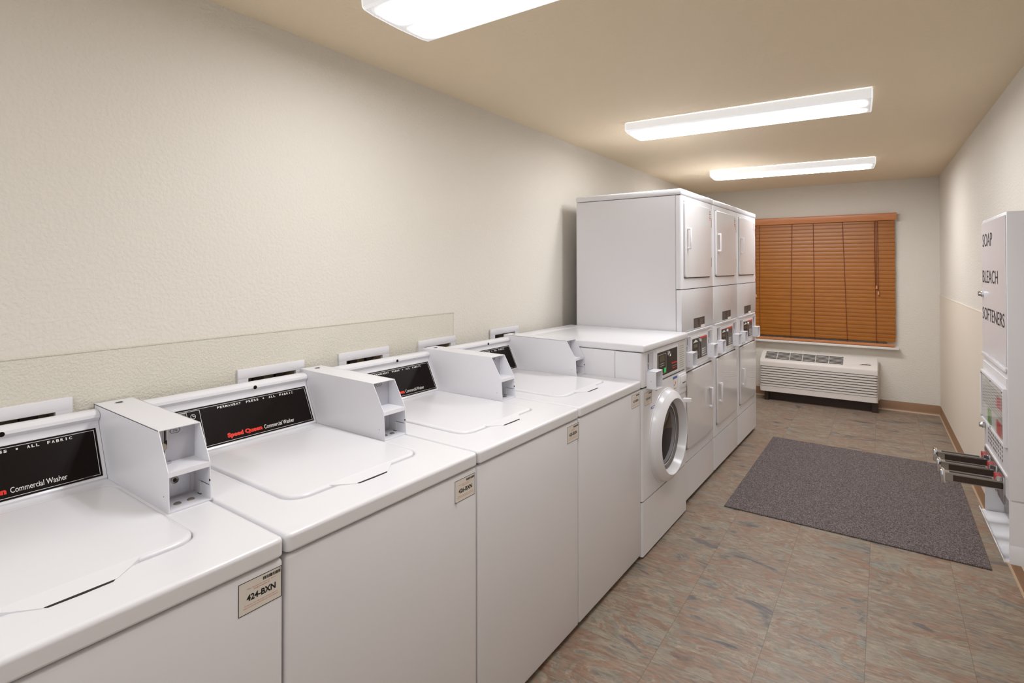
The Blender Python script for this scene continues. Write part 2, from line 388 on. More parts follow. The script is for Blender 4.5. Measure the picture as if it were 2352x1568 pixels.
# ---------------------------------------------------------------- room shell
XL, ZC = -1.88, 2.388
XR, YB = 0.470, 6.907
A_R, A_B = 0.9178, 0.406
YF = -1.9
T = 0.12
P_BR = Vector((XR, YB))
dR = Vector((-math.sin(R(A_R)), math.cos(R(A_R))))       # along right wall
dB = Vector((math.cos(R(A_B)), math.sin(R(A_B))))        # along back wall
tR = (YF-YB)/dR.y; P_FR = P_BR+dR*tR
tB = (XL-XR)/dB.x; P_BL = P_BR+dB*tB
def poly_slab(name, pts, z0, z1, mat):
    b = MB(); b.prism([(p[0], p[1]) for p in pts], z0, z1, mat, 'z'); return struct(b.build(name, smooth=False))
foot = [(XL-T, YF-T), (P_FR.x+T, YF-T), (P_BR.x+T, YB+T), (XL-T, YB+T)]
poly_slab('floor', foot, -0.1, 0, 'floor')
poly_slab('ceiling', foot, ZC, ZC+0.1, 'ceil')

# left wall with the recesses of the laundry outlet boxes
outlets = [(0.30, 0.572), (1.042, 1.308), (1.471, 1.748), (1.942, 2.216), (2.533, 2.818)]
OZ0, OZ1 = 0.93, 1.128
wl = MB(); wl.box(XL-T, XL, YF, P_BL.y, 0, OZ0+0.03, 'wall'); wl.box(XL-T, XL, YF, P_BL.y, OZ1-0.034, ZC, 'wall')
prev = YF
for a, b_ in outlets:
    wl.box(XL-T, XL, prev, a+0.037, OZ0+0.03, OZ1-0.034, 'wall'); prev = b_-0.037
wl.box(XL-T, XL, prev, P_BL.y, OZ0+0.03, OZ1-0.034, 'wall')
struct(wl.build('wall_left', smooth=False))
# back wall with window hole (local X runs left from the right corner along dB)
WX0, WX1, WZ0, WZ1 = -1.72, -0.44, 0.70, 1.93
bk = bpy.data.objects.new('tmp', None)
def back_obj(mb, name, parent=None, smooth=True):
    o = mb.build(name, parent, smooth)
    if parent is None: o.location = (XR, YB, 0); o.rotation_euler = (0, 0, R(A_B))
    return o
b = MB(); W = (XL-XR)/dB.x
b.box(W-T, WX0, 0, T, 0, ZC, 'wall'); b.box(WX1, 0.0+T, 0, T, 0, ZC, 'wall'); b.box(WX0, WX1, 0, T, 0, WZ0, 'wall'); b.box(WX0, WX1, 0, T, WZ1, ZC, 'wall')
struct(back_obj(b, 'wall_back', smooth=False))
def right_obj(mb, name, smooth=True):
    o = mb.build(name, None, smooth); o.location = (XR, YB, 0); o.rotation_euler = (0, 0, R(A_R)); return o
b = MB(); b.box(0, T, tR-0.05, 0, 0, ZC, 'wall'); struct(right_obj(b, 'wall_right', False))
# wall panels (trim)
b = MB(); b.box(XL, XL+0.003, YF, 2.209, 0.0, 1.247, 'frp', 0.0012, 1)
for a, b_ in []: pass
# panel is cut around the outlet boxes
b = MB(); prev = YF
b.box(XL, XL+0.003, YF, 2.209, 0, OZ0+0.03, 'frp'); b.box(XL, XL+0.003, YF, 2.209, OZ1-0.034, 1.247, 'frp')
for a, b_ in outlets[:4]:
    b.box(XL, XL+0.003, prev, a+0.037, OZ0+0.03, OZ1-0.034, 'frp'); prev = b_-0.037
b.box(XL, XL+0.005, YF, 2.212, 1.247, 1.251, 'frp'); b.box(XL, XL+0.005, 2.209, 2.213, 0.0, 1.247, 'frp')
struct(b.build('trim_1', smooth=False))
b = MB(); b.box(-0.004, 0.0, tR, -0.004, 0.095, 1.198, 'frp_smooth', 0.0015, 1); b.box(-0.006, 0, tR, -0.002, 1.198, 1.203, 'frp_smooth')
b.box(-0.007, 0, -0.007, -0.002, 0.095, 1.203, 'frp_smooth')
struct(right_obj(b, 'trim_2'))
# vinyl bases
def base_profile(sgn): # (offset from wall, z)
    return [(0, 0), (sgn*0.014, 0), (sgn*0.013, 0.006), (sgn*0.007, 0.016), (sgn*0.004, 0.028), (sgn*0.004, 0.096), (sgn*0.002, 0.1), (0, 0.1)]
b = MB(); b.prism(base_profile(-1), tR, -0.004, 'base_tan', 'y'); b.prism([(0, 0), (-0.016, 0), (-0.0155, 0.004), (-0.01, 0.012), (0, 0.012)], tR, -0.004, 'base_cap', 'y')
struct(right_obj(b, 'baseboard_right'))
b = MB(); b.prism(base_profile(-1), W, -0.004, 'base_tan', 'x'); b.prism([(0, 0), (-0.016, 0), (-0.0155, 0.004), (-0.01, 0.012), (0, 0.012)], W, -0.004, 'base_cap', 'x')
struct(back_obj(b, 'baseboard_back'))
b = MB(); b.prism([(XL+p, z) for p, z in base_profile(1)], YF, P_BL.y, 'base_tan', 'y'); struct(b.build('baseboard_left'))
# patched circle on the ceiling, faint
# window behind the blind
b = MB()
b.box(WX0, WX0+0.05, 0.03, 0.09, WZ0, WZ1, 'sill'); b.box(WX1-0.05, WX1, 0.03, 0.09, WZ0, WZ1, 'sill'); b.box(WX0, WX1, 0.03, 0.09, WZ0, WZ0+0.05, 'sill'); b.box(WX0, WX1, 0.03, 0.09, WZ1-0.05, WZ1, 'sill')
b.box(-1.10, -1.06, 0.03, 0.09, WZ0+0.05, WZ1-0.05, 'sill'); b.box(WX0+0.05, WX1-0.05, 0.055, 0.062, WZ0+0.05, WZ1-0.05, 'glass_dark')
struct(back_obj(b, 'window_1'))
b = MB(); b.box(-1.84, -0.338, -0.075, 0.0, 0.632, 0.656, 'sill', 0.004, 2); b.box(WX0, WX1, 0, 0.1, 0.66, WZ0+0.001, 'sill')
struct(back_obj(b, 'trim_3'))

# ---------------------------------------------------------------- blind
blind = thing('window_blind', 'closed brown wooden slat blind with valance covering the back window', 'blind', (XR, YB, 0), R(A_B))
bz1, bz0 = 1.985, 0.69
BX0, BX1 = -1.80, -0.368
b = MB()
n = 31; sp = (bz1-bz0-0.024)/n
for i in range(n):
    zc = bz1-0.022-i*sp
    jit = random.uniform(-0.0015, 0.0015); tw = random.uniform(-0.002, 0.002)
    # closed slat: top edge tucked back, bottom edge forward, a little convex
    pr = [(-0.033, zc+0.024), (-0.0355, zc+0.024), (-0.0395, zc+0.004), (-0.0418, zc-0.022), (-0.0413, zc-0.024), (-0.0395, zc-0.024), (-0.037, zc+0.003)]
    b.prism([(p+jit, q) for p, q in pr], BX0+tw, BX1+tw, 'slat', 'x')
b.build('slats', blind)
b = MB(); b.box(BX0, BX1-0.012, -0.055, -0.02, bz0-0.030, bz0-0.004, 'valance', 0.003, 2); b.build('bottom_rail', blind)
b = MB(); b.prism([(-0.062, 1.968), (-0.066, 1.985), (-0.07, 2.0), (-0.072, 2.02), (-0.07, 2.036), (-0.064, 2.042), (-0.0, 2.042), (0, 2.03), (-0.055, 2.03), (-0.055, 1.968)], -1.84, -0.352, 'valance', 'x'); b.build('valance', blind)
b = MB(); b.box(BX0, BX1, -0.052, -0.012, 1.985, 2.028, 'slat'); b.build('head_rail', blind)
for cx0, cx1 in ((-1.655, -1.652), (-1.315, -1.335), (-1.105, -1.095), (-0.83, -0.79), (-0.545, -0.532)):
    c = MB(); c.tube([(cx0, -0.0480, 1.985), ((cx0+cx1)/2, -0.0485, 1.35), (cx1, -0.0490, bz0-0.005)], 0.0028, 'cord', 6); c.build('ladder_cord', blind)
for cx, zt in ((-0.527, 1.262), (-0.512, 1.20), (-1.70, 1.36), (-1.69, 1.14)):
    c = MB(); c.tube([(cx-0.004, -0.052, 1.985), (cx, -0.053, zt+0.03)], 0.0022, 'cord', 6)
    c.build('pull_cord', blind)
    c = MB(); c.lathe([(0.003, 0.03), (0.006, 0.026), (0.008, 0.006), (0.011, 0.0), (0.009, -0.008), (0.0, -0.009)], (cx, -0.056, zt), (0, 0, 1), 'tassel', 12); c.build('tassel', blind)

# ---------------------------------------------------------------- ceiling lights
def make_light():
    t = thing('ceiling_light', 'x', 'ceiling light', (0, 0, ZC), 0, 'fluorescent ceiling lights')
    hl, hw = 0.645, 0.165
    b = MB(); b.box(-hl+0.01, hl-0.01, -hw+0.012, hw-0.012, -0.018, 0, 'plastic'); b.build('housing', t)
    b = MB()
    prof = [(-hw, -0.004), (-hw-0.001, -0.018), (-hw+0.002, -0.046), (-hw+0.012, -0.052), (-hw+0.05, -0.057), (0, -0.060), (hw-0.05, -0.057), (hw-0.012, -0.052), (hw-0.002, -0.046), (hw+0.001, -0.018), (hw, -0.004)]
    vs = []; fs = []
    for p, q in prof: vs += [(-hl, p, q), (hl, p, q)]
    side = []; low = []
    for i in range(len(prof)-1):
        f = (2*i, 2*i+1, 2*i+3, 2*i+2)
        (side if i < 3 or i >= len(prof)-4 else low).append(f)
    b.add(vs, low, 'lamp'); b.add(vs, side, 'lamp_side'); b.build('diffuser', t, ang=20)
    for s in (-1, 1):
        b = MB(); b.prism(prof, s*hl-0.004, s*hl+0.004, 'lamp_side', 'x', 0.0015, 1); b.build('end_cap', t)
    return t
lights = [((-0.765, 1.365), 0.0, 'large lit fluorescent wrap light cut off by the top edge, nearest fixture'),
          ((-0.690, 3.408), 2.2, 'lit long fluorescent wrap light in the middle of the ceiling'),
          ((-0.700, 5.470), 4.0, 'lit fluorescent wrap light nearest the window blind and back wall'),
          ((-0.80, -0.75), 0.0, 'unseen fluorescent wrap light added on the ceiling behind the camera')]  # last one is an unseen extra fixture, added for its light
L0 = make_light()
for i, ((x, y), a, lab) in enumerate(lights):
    o = L0 if i == 0 else copy_tree(L0)
    o.location = (x, y, ZC); o.rotation_euler = (0, 0, R(a)); o['label'] = lab

# the two far fixtures get added output to brighten the back end
for nm, k in (('ceiling_light.001', 1.15), ('ceiling_light.002', 1.7)):
    rt = bpy.data.objects[nm]
    mt = M['lamp'].copy(); mt.name = 'lit_diffuser_bright'
    for nd in mt.node_tree.nodes:
        if nd.type == 'MATH' and nd.operation == 'MULTIPLY_ADD': nd.inputs[1].default_value = LAMP*k
    for ch in kids(rt):
        for sl_ in ch.material_slots:
            if sl_.material == M['lamp']:
                sl_.link = 'OBJECT'; sl_.material = mt

# ---------------------------------------------------------------- top-load washers
def rrect(x0, x1, y0, y1, r, k=6):
    pts = []
    for cx, cy, a0 in ((x1-r, y1-r, 0), (x0+r, y1-r, 90), (x0+r, y0+r, 180), (x1-r, y0+r, 270)):
        for i in range(k+1):
            a = R(a0+90*i/k); pts.append((cx+r*math.cos(a), cy+r*math.sin(a)))
    return pts
def loops(mb, L, mat, cap_last=False, cap_first=False):
    vs = []; fs = []; n = len(L[0][0])
    for pts, z in L: vs += [(p[0], p[1], z) for p in pts]
    for i in range(len(L)-1):
        for k in range(n): fs.append((i*n+k, i*n+(k+1) % n, (i+1)*n+(k+1) % n, (i+1)*n+k))
    if cap_last: fs.append(tuple((len(L)-1)*n+k for k in range(n)))
    if cap_first: fs.append(tuple(range(n))[::-1])
    mb.add(vs, fs, mat)

WW = 0.655; DECK = 0.908
CON0, CON1 = (-0.692, 0.918), (-0.752, 1.042)
def con_frame():
    d = Vector((CON1[0]-CON0[0], 0, CON1[1]-CON0[1])).normalized()
    return (Vector((CON0[0], 0, CON0[1])), Vector((0, 1, 0)), d)
def id_label(mb, fr, num, peel='tr'):
    """machine id label; fr origin at lower-left, 0.094 x 0.066"""
    w_, h_ = 0.094, 0.066
    mb.quad(fr, 0, w_, 0, h_, 'label', 0.0002, 0.0003)
    mb.outline(fr, 0.0, w_, 0.0, h_, 0.0013, 'ink', 0.0005, 0.0002)
    x = 0.052
    k = 0
    while x < 0.089:
        wd = (0.0016, 0.0034, 0.0011, 0.0028)[k % 4]; mb.quad(fr, x, x+wd, h_-0.0125, h_-0.006, 'ink', 0.0005, 0.0002); x += wd+0.0011; k += 1
    mb.text('When reporting this machine for service', fr, 0.018, 0.080, 0.0475, 0.0505, 'orange_ink')
    mb.text('include the machine ID', fr, 0.032, 0.066, 0.0435, 0.0465, 'orange_ink')
    mb.text(num, fr, 0.017, 0.080, 0.0245, 0.0375, 'ink', bold=0.032)
    mb.text('Al reportar esta maquina para servicio, favor de', fr, 0.012, 0.084, 0.0150, 0.0182, 'orange_ink')
    mb.text('incluir el numero de identificacion de la maquina', fr, 0.010, 0.086, 0.0105, 0.0137, 'orange_ink')
    if peel == 'tr':
        mb.add([fr[0]+fr[1]*(w_-0.010)+fr[2]*(h_+0.001)+Vector((0.001, 0, 0)), fr[0]+fr[1]*(w_+0.001)+fr[2]*(h_-0.009)+Vector((0.001, 0, 0)), fr[0]+fr[1]*(w_-0.004)+fr[2]*(h_-0.002)+Vector((0.006, 0, 0))], [(0, 1, 2)], 'paper')
    if peel == 'bl':
        mb.add([fr[0]+fr[1]*(-0.001)+fr[2]*(0.009)+Vector((0.001, 0, 0)), fr[0]+fr[1]*(0.014)+fr[2]*(-0.001)+Vector((0.001, 0, 0)), fr[0]+fr[1]*(0.006)+fr[2]*(0.003)+Vector((0.007, 0, 0))], [(0, 1, 2)], 'paper')

def make_washer():
    OFF = (0.37, 0.3275, 0)      # mesh coordinates: front face x=0, right boundary y=0
    t = thing('top_load_washer', 'x', 'washing machine', (0, 0, 0), 0, 'coin-operated top-load washers', off=OFF)
    y0, y1 = -WW+0.0015, -0.0015
    b = MB(); b.box(-0.70, 0.0, y0, y1, 0.022, 0.862, 'enamel_panel', 0.009, 3)
    b.box(-0.69, -0.012, y0+0.012, y1-0.012, 0.855, 0.872, 'gap')
    b.build('cabinet', t)
    for sx in (-0.66, -0.05):
        for sy in (y0+0.05, y1-0.05):
            b = MB(); b.cyl((sx, sy, 0), (0, 0, 1), 0.018, 0.03, 'rubber', 12); b.build('foot', t)
    # deck, with a rounded opening for the lid
    b = MB()
    lx0, lx1, ly0, ly1 = -0.635, -0.142, -0.548, -0.107
    k = 7
    O = lambda d, r: rrect(-0.70+d, 0.004-d, y0+d, y1-d, r, k)
    I = lambda d, r=0.05: rrect(lx0-d, lx1+d, ly0-d, ly1+d, r+d, k)
    loops(b, [(O(0.003, 0.012), 0.868), (O(0, 0.014), 0.871), (O(0, 0.014), 0.874), (O(0, 0.014), 0.898), (O(0, 0.014), 0.9005), (O(0.0016, 0.0125), 0.9050), (O(0.0045, 0.010), 0.9073), (O(0.008, 0.008), DECK), (O(0.012, 0.008), DECK),
              (I(0.018), DECK), (I(0.012), DECK), (I(0.006), DECK-0.0008), (I(0.003), DECK-0.003), (I(0.001), DECK-0.009), (I(-0.01), DECK-0.0095)], 'enamel', True, True)
    b.build('top_deck', t, ang=50)
    b = MB()
    loops(b, [(I(-0.001), DECK-0.008), (I(-0.0008), DECK-0.001), (I(-0.002), DECK+0.0022), (I(-0.006), DECK+0.0045), (I(-0.011), DECK+0.0050), (I(-0.016), DECK+0.0050), (I(-0.045, 0.051), DECK+0.0050)], 'enamel', True, True)
    lid = b.build('lid', t, ang=50)
    # finger scoop in front of the lid
    b = MB(); yc = -0.3275
    s = [(lx1-0.006, -0.11, DECK+0.0046), (lx1-0.006, 0.11, DECK+0.0046), (lx1+0.006, 0.095, DECK+0.003), (lx1+0.038, 0.055, DECK+0.0012), (lx1+0.038, -0.055, DECK+0.0012), (lx1+0.006, -0.095, DECK+0.003)]
    vs = [(x, yc+y, z) for x, y, z in s]
    vs2 = [(x, y, DECK-0.004) for x, y, z in vs]
    n_ = len(vs); b.add(vs+vs2, [tuple(range(n_))]+[(i, n_+i, n_+(i+1) % n_, (i+1) % n_) for i in range(n_)], 'enamel')
    lp_ = b.build('finger_lip', lid, smooth=True, ang=60); lp_.location = (0, 0, 0)
    b = MB(); b.prism([(lx1+0.0375, yc-0.052), (lx1+0.0375, yc+0.052), (lx1+0.043, yc+0.047), (lx1+0.0445, yc), (lx1+0.043, yc-0.047)], DECK-0.003, DECK+0.0012, 'gap', 'z'); b.build('finger_slot', t)
    # control console
    b = MB()
    pr = [(-0.690, DECK-0.001), (-0.688, 0.914), (CON0[0], CON0[1]), (CON1[0], CON1[1]), (-0.7545, 1.051), (-0.7535, 1.058), (-0.748, 1.063), (-0.744, 1.069), (-0.745, 1.077), (-0.752, 1.083), (-0.762, 1.0865), (-0.778, 1.087), (-0.782, 1.082), (-0.782, DECK-0.04), (-0.69, DECK-0.04)]
    b.prism(pr, -0.640, -0.0975, 'enamel', 'y', 0.004, 2)
    con = b.build('control_console', t, ang=28)
    fr = con_frame(); Rr = -0.108; S1 = 0.1345
    b = MB(); Lf = -0.628
    b.quad(fr, Lf, Rr, 0.0015, S1, 'black', 0.0002, 0.001)
    b.outline(fr, Lf+0.005, Rr-0.005, 0.0060, S1-0.005, 0.0011, 'white_ink', 0.0012, 0.0003)
    b.outline(fr, Rr-0.50, Rr-0.382, 0.013, 0.126, 0.0011, 'white_ink', 0.0012, 0.0003)
    b.quad(fr, Rr-0.49, Rr-0.425, 0.088, 0.122, 'olive', 0.0012, 0.0003); b.outline(fr, Rr-0.492, Rr-0.421, 0.084, 0.124, 0.0009, 'white_ink', 0.0012, 0.0004)
    # words across the panel, wide-spaced capitals
    def spread(word, u0, u1):
        n = len(word); pitch_ = (u1-u0)/(n-0.35)
        for i, ch in enumerate(word):
            wd = pitch_*0.70*(0.35 if ch == 'I' else (1.25 if ch == 'M' else 1))
            c = u0+pitch_*(i+0.32); b.text(ch, fr, c-wd/2, c+wd/2, 0.1170, 0.1243, 'white_ink', 0.0014, 0.03)
    spread('PERMANENT', Rr-0.327, Rr-0.249); spread('PRESS', Rr-0.230, Rr-0.187); spread('ALL', Rr-0.148, Rr-0.124); spread('FABRIC', Rr-0.107, Rr-0.055)
    b.quad(fr, Rr-0.170, Rr-0.166, 0.1187, 0.1227, 'white_ink', 0.0012, 0.0004)
    b.text('Speed Queen', fr, Rr-0.314, Rr-0.196, 0.0125, 0.0315, 'red_ink', 0.0014, 0.065)
    b.text('Commercial Washer', fr, Rr-0.189, Rr-0.076, 0.0160, 0.0300, 'white_ink', 0.0014, 0.005)
    b.quad(fr, Rr-0.043, Rr-0.022, 0.0058, 0.0082, 'greypanel', 0.0014, 0.0003)
    # clock symbol
    o_, r_, u_ = fr; n_v = r_.cross(u_)
    b.lathe([(0.0078, 0), (0.0078, 0.0004), (0.0066, 0.0004), (0.0066, 0)], o_+r_*(Rr-0.404)+u_*0.108+n_v*0.0012, n_v, 'white_ink', 20, closed=True)
    b.quad(fr, Rr-0.4048, Rr-0.4032, 0.108, 0.1135, 'white_ink', 0.0012, 0.0004); b.quad(fr, Rr-0.4048, Rr-0.3995, 0.1073, 0.1088, 'white_ink', 0.0012, 0.0004)
    p = b.build('control_panel', con, smooth=False); p.location = (0, 0, 0)
    b = MB(); b.outline(fr, Rr-0.404, Rr-0.386, 0.020, 0.040, 0.001, 'white_ink', 0.0012, 0.0006); b.quad(fr, Rr-0.402, Rr-0.388, 0.022, 0.038, 'green', 0.0012, 0.0025)
    p = b.build('start_button', con, smooth=False); p.location = (0, 0, 0)
    b = MB(); b.cyl(Vector((-0.7475, Rr-0.197, 1.0700)), Vector((0.97, 0, 0.24)), 0.0064, 0.0048, 'black', 20, 0.001)
    p = b.build('plug', con); p.location = (0, 0, 0)
    # coin meter box of folded sheet
    cy0, cy1 = -0.0975, -0.0005
    side = [(-0.316, DECK+0.0006), (-0.322, 1.002), (-0.376, 1.092), (-0.797, 1.0975), (-0.797, DECK+0.0006)]
    b = MB(); s_ = 0.0018
    b.prism(side, cy0, cy0+s_, 'coinbox', 'y'); b.prism(side, cy1-s_, cy1, 'coinbox', 'y')
    b.prism([(-0.376, 1.092), (-0.797, 1.0975), (-0.797, 1.0957), (-0.376, 1.0902)], cy0, cy1, 'coinbox', 'y')
    b.prism([(-0.316, DECK+0.0006), (-0.316, DECK+0.004), (-0.797, DECK+0.004), (-0.797, DECK+0.0006)], cy0+s_, cy1-s_, 'coinbox', 'y')
    b.box(-0.797, -0.793, cy0, cy1, DECK+0.001, 1.0975, 'coinbox'); b.box(-0.408, -0.404, cy0+s_, cy1-s_, DECK+0.004, 0.999, 'coinbox')
    b.prism([(-0.322, 1.0025), (-0.322, 0.999), (-0.43, 0.999), (-0.43, 1.0025)], cy0+s_, cy1-s_, 'coinbox', 'y')
    b.prism([(-0.322, 1.0), (-0.3225, 0.990), (-0.3245, 0.990), (-0.325, 1.0)], cy0+s_, cy1-s_, 'coinbox', 'y')
    cb = b.build('coin_box', t, smooth=False)
    px = -0.402; f2 = FX(px)
    b = MB(); b.box(px-0.002, px, cy0+s_, cy1-s_, 1.0025, 1.0915, 'coinplate')
    yl = cy0+0.026
    b.quad(f2, yl-0.003, yl+0.001, 1.052, 1.092, 'gap', 0.0002); b.quad(f2, yl-0.001, yl+0.0035, 1.044, 1.058, 'gap', 0.0002)
    b.outline(f2, yl-0.006, yl+0.005, 1.040, 1.0915, 0.0014, 'chrome', 0.0006, 0.0016)
    b.quad(f2, yl-0.008, yl-0.002, 1.006, 1.036, 'gap', 0.0002); b.outline(f2, yl-0.010, yl, 1.004, 1.038, 0.0014, 'chrome', 0.0004, 0.0016)
    # hexagon badge
    hx = [(yl+0.010, 1.078), (yl+0.0145, 1.084), (yl+0.030, 1.084), (yl+0.0345, 1.078), (yl+0.030, 1.072), (yl+0.0145, 1.072)]
    for i in range(6):
        a, c = Vector((px+0.0006, *hx[i])), Vector((px+0.0006, *hx[(i+1) % 6])); b.tube([a, c], 0.0005, 'ink', 5)
    b.text('25¢', f2, yl+0.0165, yl+0.028, 1.0748, 1.0812, 'ink', 0.0006)
    p = b.build('coin_plate', cb, smooth=False); p.location = (0, 0, 0)
    b = MB(); b.lathe([(0.0095, 0), (0.0095, 0.003), (0.008, 0.0045), (0, 0.005)], (px, yl-0.006, 1.043), (1, 0, 0), 'nickel', 20)
    p = b.build('coin_return', cb); p.location = (0, 0, 0)
    b = MB(); b.tube([(px+0.002, yl-0.006, 1.007), (px+0.016, yl-0.002, 1.0055), (px+0.012, yl+0.010, 1.0055), (px, yl+0.010, 1.006)], 0.0016, 'chrome', 8)
    p = b.build('return_lever', cb); p.location = (0, 0, 0)
    b = MB(); b.box(-0.402, -0.397, cy0+0.004, cy1-0.014, 0.917, 0.992, 'galv', 0.0008, 1)
    p = b.build('coin_vault_door', cb, smooth=False); p.location = (0, 0, 0)
    b = MB(); b.lathe([(0.0085, 0), (0.0085, 0.004), (0.0065, 0.005), (0.006, 0.002), (0, 0.002)], (-0.397, -0.052, 0.956), (1, 0, 0), 'steel', 20); b.cyl((-0.3965, -0.052, 0.956), (1, 0, 0), 0.005, 0.002, 'gap', 14)
    p = b.build('vault_lock', cb); p.location = (0, 0, 0)
    for ry in (-0.064, -0.033):
        b = MB(); b.lathe([(0.0088, 0), (0.0080, 0.002), (0.005, 0.0037), (0, 0.0043)], (-0.352, ry, DECK+0.004), (0, 0, 1), 'nickel', 18); p = b.build('rivet', cb); p.location = (0, 0, 0)
    # folded tab on the right inside face
    b = MB(); b.box(-0.376, -0.364, cy1-0.0045, cy1-0.0020, DECK+0.006, 0.945, 'coinbox'); b.box(-0.3775, -0.3635, cy1-0.0050, cy1-0.0016, DECK+0.004, DECK+0.006, 'gap'); b.box(-0.366, -0.324, cy1-0.0026, cy1-0.0016, 0.9445, 0.9455, 'gap')
    p = b.build('inner_tab', cb, smooth=False); p.location = (0, 0, 0)
    b = MB(); b.lathe([(0.011, 0), (0.011, 0.0014), (0.009, 0.002), (0.007, 0.0012), (0.0, 0.0012)], (-0.755, -0.050, 1.0965), (0, 0, 1), 'chrome', 20); b.box(-0.757, -0.753, -0.058, -0.042, 1.098, 1.0994, 'gap')
    p = b.build('top_lock', cb); p.location = (0, 0, 0)
    b = MB(); b.cyl((-0.345, cy0-0.0004, 0.942), (0, 1, 0), 0.0013, 0.001, 'gap', 10); p = b.build('screw_hole', cb); p.location = (0, 0, 0)
    b = MB(); b.cyl((-0.321, cy1-0.0026, 0.957), (0, 1, 0), 0.003, 0.001, 'gap', 10); p = b.build('screw_hole', cb); p.location = (0, 0, 0)
    return t
WA = -1.3458; WO = (-1.0709, 0.7011); WP = 0.657
wlabels = [('424-BXN', 'white top-load washer nearest the camera at the left edge, sticker 424-BXN on its front', -0.100, 0.783, 'tr'),
           ('426-BXN', 'second white top-load washer in the row, sticker 426-BXN at its top right corner', -0.106, 0.782, 'bl'),
           ('425-BXN', 'third white top-load washer from the left, sticker 425-BXN on its front', -0.094, 0.783, ''),
           ('427-BXN', 'white top-load washer beside the front-load washer, sticker 427-BXN at its front corner', -0.112, 0.787, '')]
W0 = make_washer()
for i, (num, lab, ly, lz, peel) in enumerate(wlabels):
    o = W0 if i == 0 else copy_tree(W0)
    yy = i*WP; x, y = rot(-0.37, yy-0.3275, WA, *WO)
    o.location = (x, y, 0); o.rotation_euler = (0, 0, R(WA)); o['label'] = lab
washers = [o for o in bpy.data.objects if o.name.startswith('top_load_washer')]
washers.sort(key=lambda o: o.location.y)
for o, (num, lab, ly, lz, peel) in zip(washers, wlabels):
    b = MB(); id_label(b, FX(0.0, ly, lz), num, peel); b.build('id_label', o, smooth=False)

# ---------------------------------------------------------------- front-load washer
SA = -1.59; SO = (-1.0178, 2.6701)
FLW = 0.688
OFF = (0.37, -FLW/2, 0)
x, y = rot(-0.37, FLW/2+0.002, SA, *SO)
fl = thing('front_load_washer', 'white front-load washer with round dark glass door, sticker 423-BXN', 'washing machine', (x, y, 0), R(SA), off=OFF)
b = MB(); b.box(-0.70, -0.15, 0.001, FLW-0.001, 0.02, 1.047, 'enamel_panel', 0.004, 2); b.build('body', fl)
b = MB(); b.box(-0.147, 0.0, 0.0, FLW, 0.292, 0.862, 'enamel', 0.014, 4, sel=lambda c, d: abs(d.z) > 0.9 and c.x > -0.05); b.build('front_panel', fl)
b = MB(); b.box(-0.147, 0.0, 0.0, FLW, 0.012, 0.285, 'enamel', 0.014, 4, sel=lambda c, d: abs(d.z) > 0.9 and c.x > -0.05); b.box(-0.14, -0.01, 0.006, FLW-0.006, 0.28, 0.30, 'gap'); b.build('base_panel', fl)
b = MB(); b.box(-0.60, -0.02, 0.03, FLW-0.03, 0.0, 0.03, 'rubber'); b.build('feet_frame', fl)
b = MB(); b.box(-0.147, 0.0, 0.0, FLW, 0.870, 1.0465, 'enamel', 0.014, 4, sel=lambda c, d: abs(d.z) > 0.9 and c.x > -0.05); b.box(-0.14, -0.008, 0.006, FLW-0.006, 0.855, 0.875, 'gap')
cp = b.build('control_housing', fl)
f = FX(0.0)
b = MB(); b.quad(f, 0.192, 0.535, 0.880, 1.034, 'plastic', 0.0002, 0.003)
b.quad(f, 0.205, 0.520, 0.890, 1.021, 'brown', 0.003, 0.0012)
b.outline(f, 0.215, 0.335, 0.900, 1.008, 0.0016, 'white_ink', 0.0042, 0.0003)
b.quad(f, 0.240, 0.305, 0.970, 0.998, 'olive', 0.0042, 0.0004); b.outline(f, 0.236, 0.309, 0.966, 1.002, 0.0012, 'text_grey', 0.0042, 0.0004)
for r_ in range(2):
    for c_ in range(4): b.quad(f, 0.240+c_*0.019, 0.247+c_*0.019, 0.942+r_*0.012, 0.947+r_*0.012, 'white_ink', 0.0042, 0.0004)
b.text('Speed', f, 0.425, 0.475, 0.930, 0.944, 'red_ink', 0.0046, 0.06); b.text('Queen', f, 0.470, 0.515, 0.930, 0.944, 'red_ink', 0.0046, 0.06)
b.quad(f, 0.430, 0.510, 0.917, 0.922, 'text_grey', 0.0042, 0.0003); b.quad(f, 0.440, 0.500, 0.905, 0.909, 'red_ink', 0.0042, 0.0003)
p = b.build('control_panel', cp, smooth=False); p.location = (0, 0, 0)
b = MB(); b.quad(f, 0.300, 0.322, 0.905, 0.928, 'green', 0.0042, 0.003); p = b.build('start_button', cp, smooth=False); p.location = (0, 0, 0)
b = MB(); b.lathe([(0.017, 0), (0.016, 0.006), (0.011, 0.010), (0.009, 0.007), (0, 0.007)], (0.004, 0.375, 0.998), (1, 0, 0), 'chrome', 24); b.box(0.010, 0.0125, 0.373, 0.377, 0.991, 1.005, 'gap'); p = b.build('key_lock', cp); p.location = (0, 0, 0)
b = MB(); b.quad(f, 0.552, 0.668, 0.878, 1.032, 'paper', 0.0002, 0.0012)
for k in range(11):
    b.quad(f, 0.566, 0.566+random.uniform(0.05, 0.09), 0.890+k*0.0125, 0.8925+k*0.0125, 'text_grey', 0.0014, 0.0002)
p = b.build('instruction_card', cp, smooth=False); p.location = (0, 0, 0)
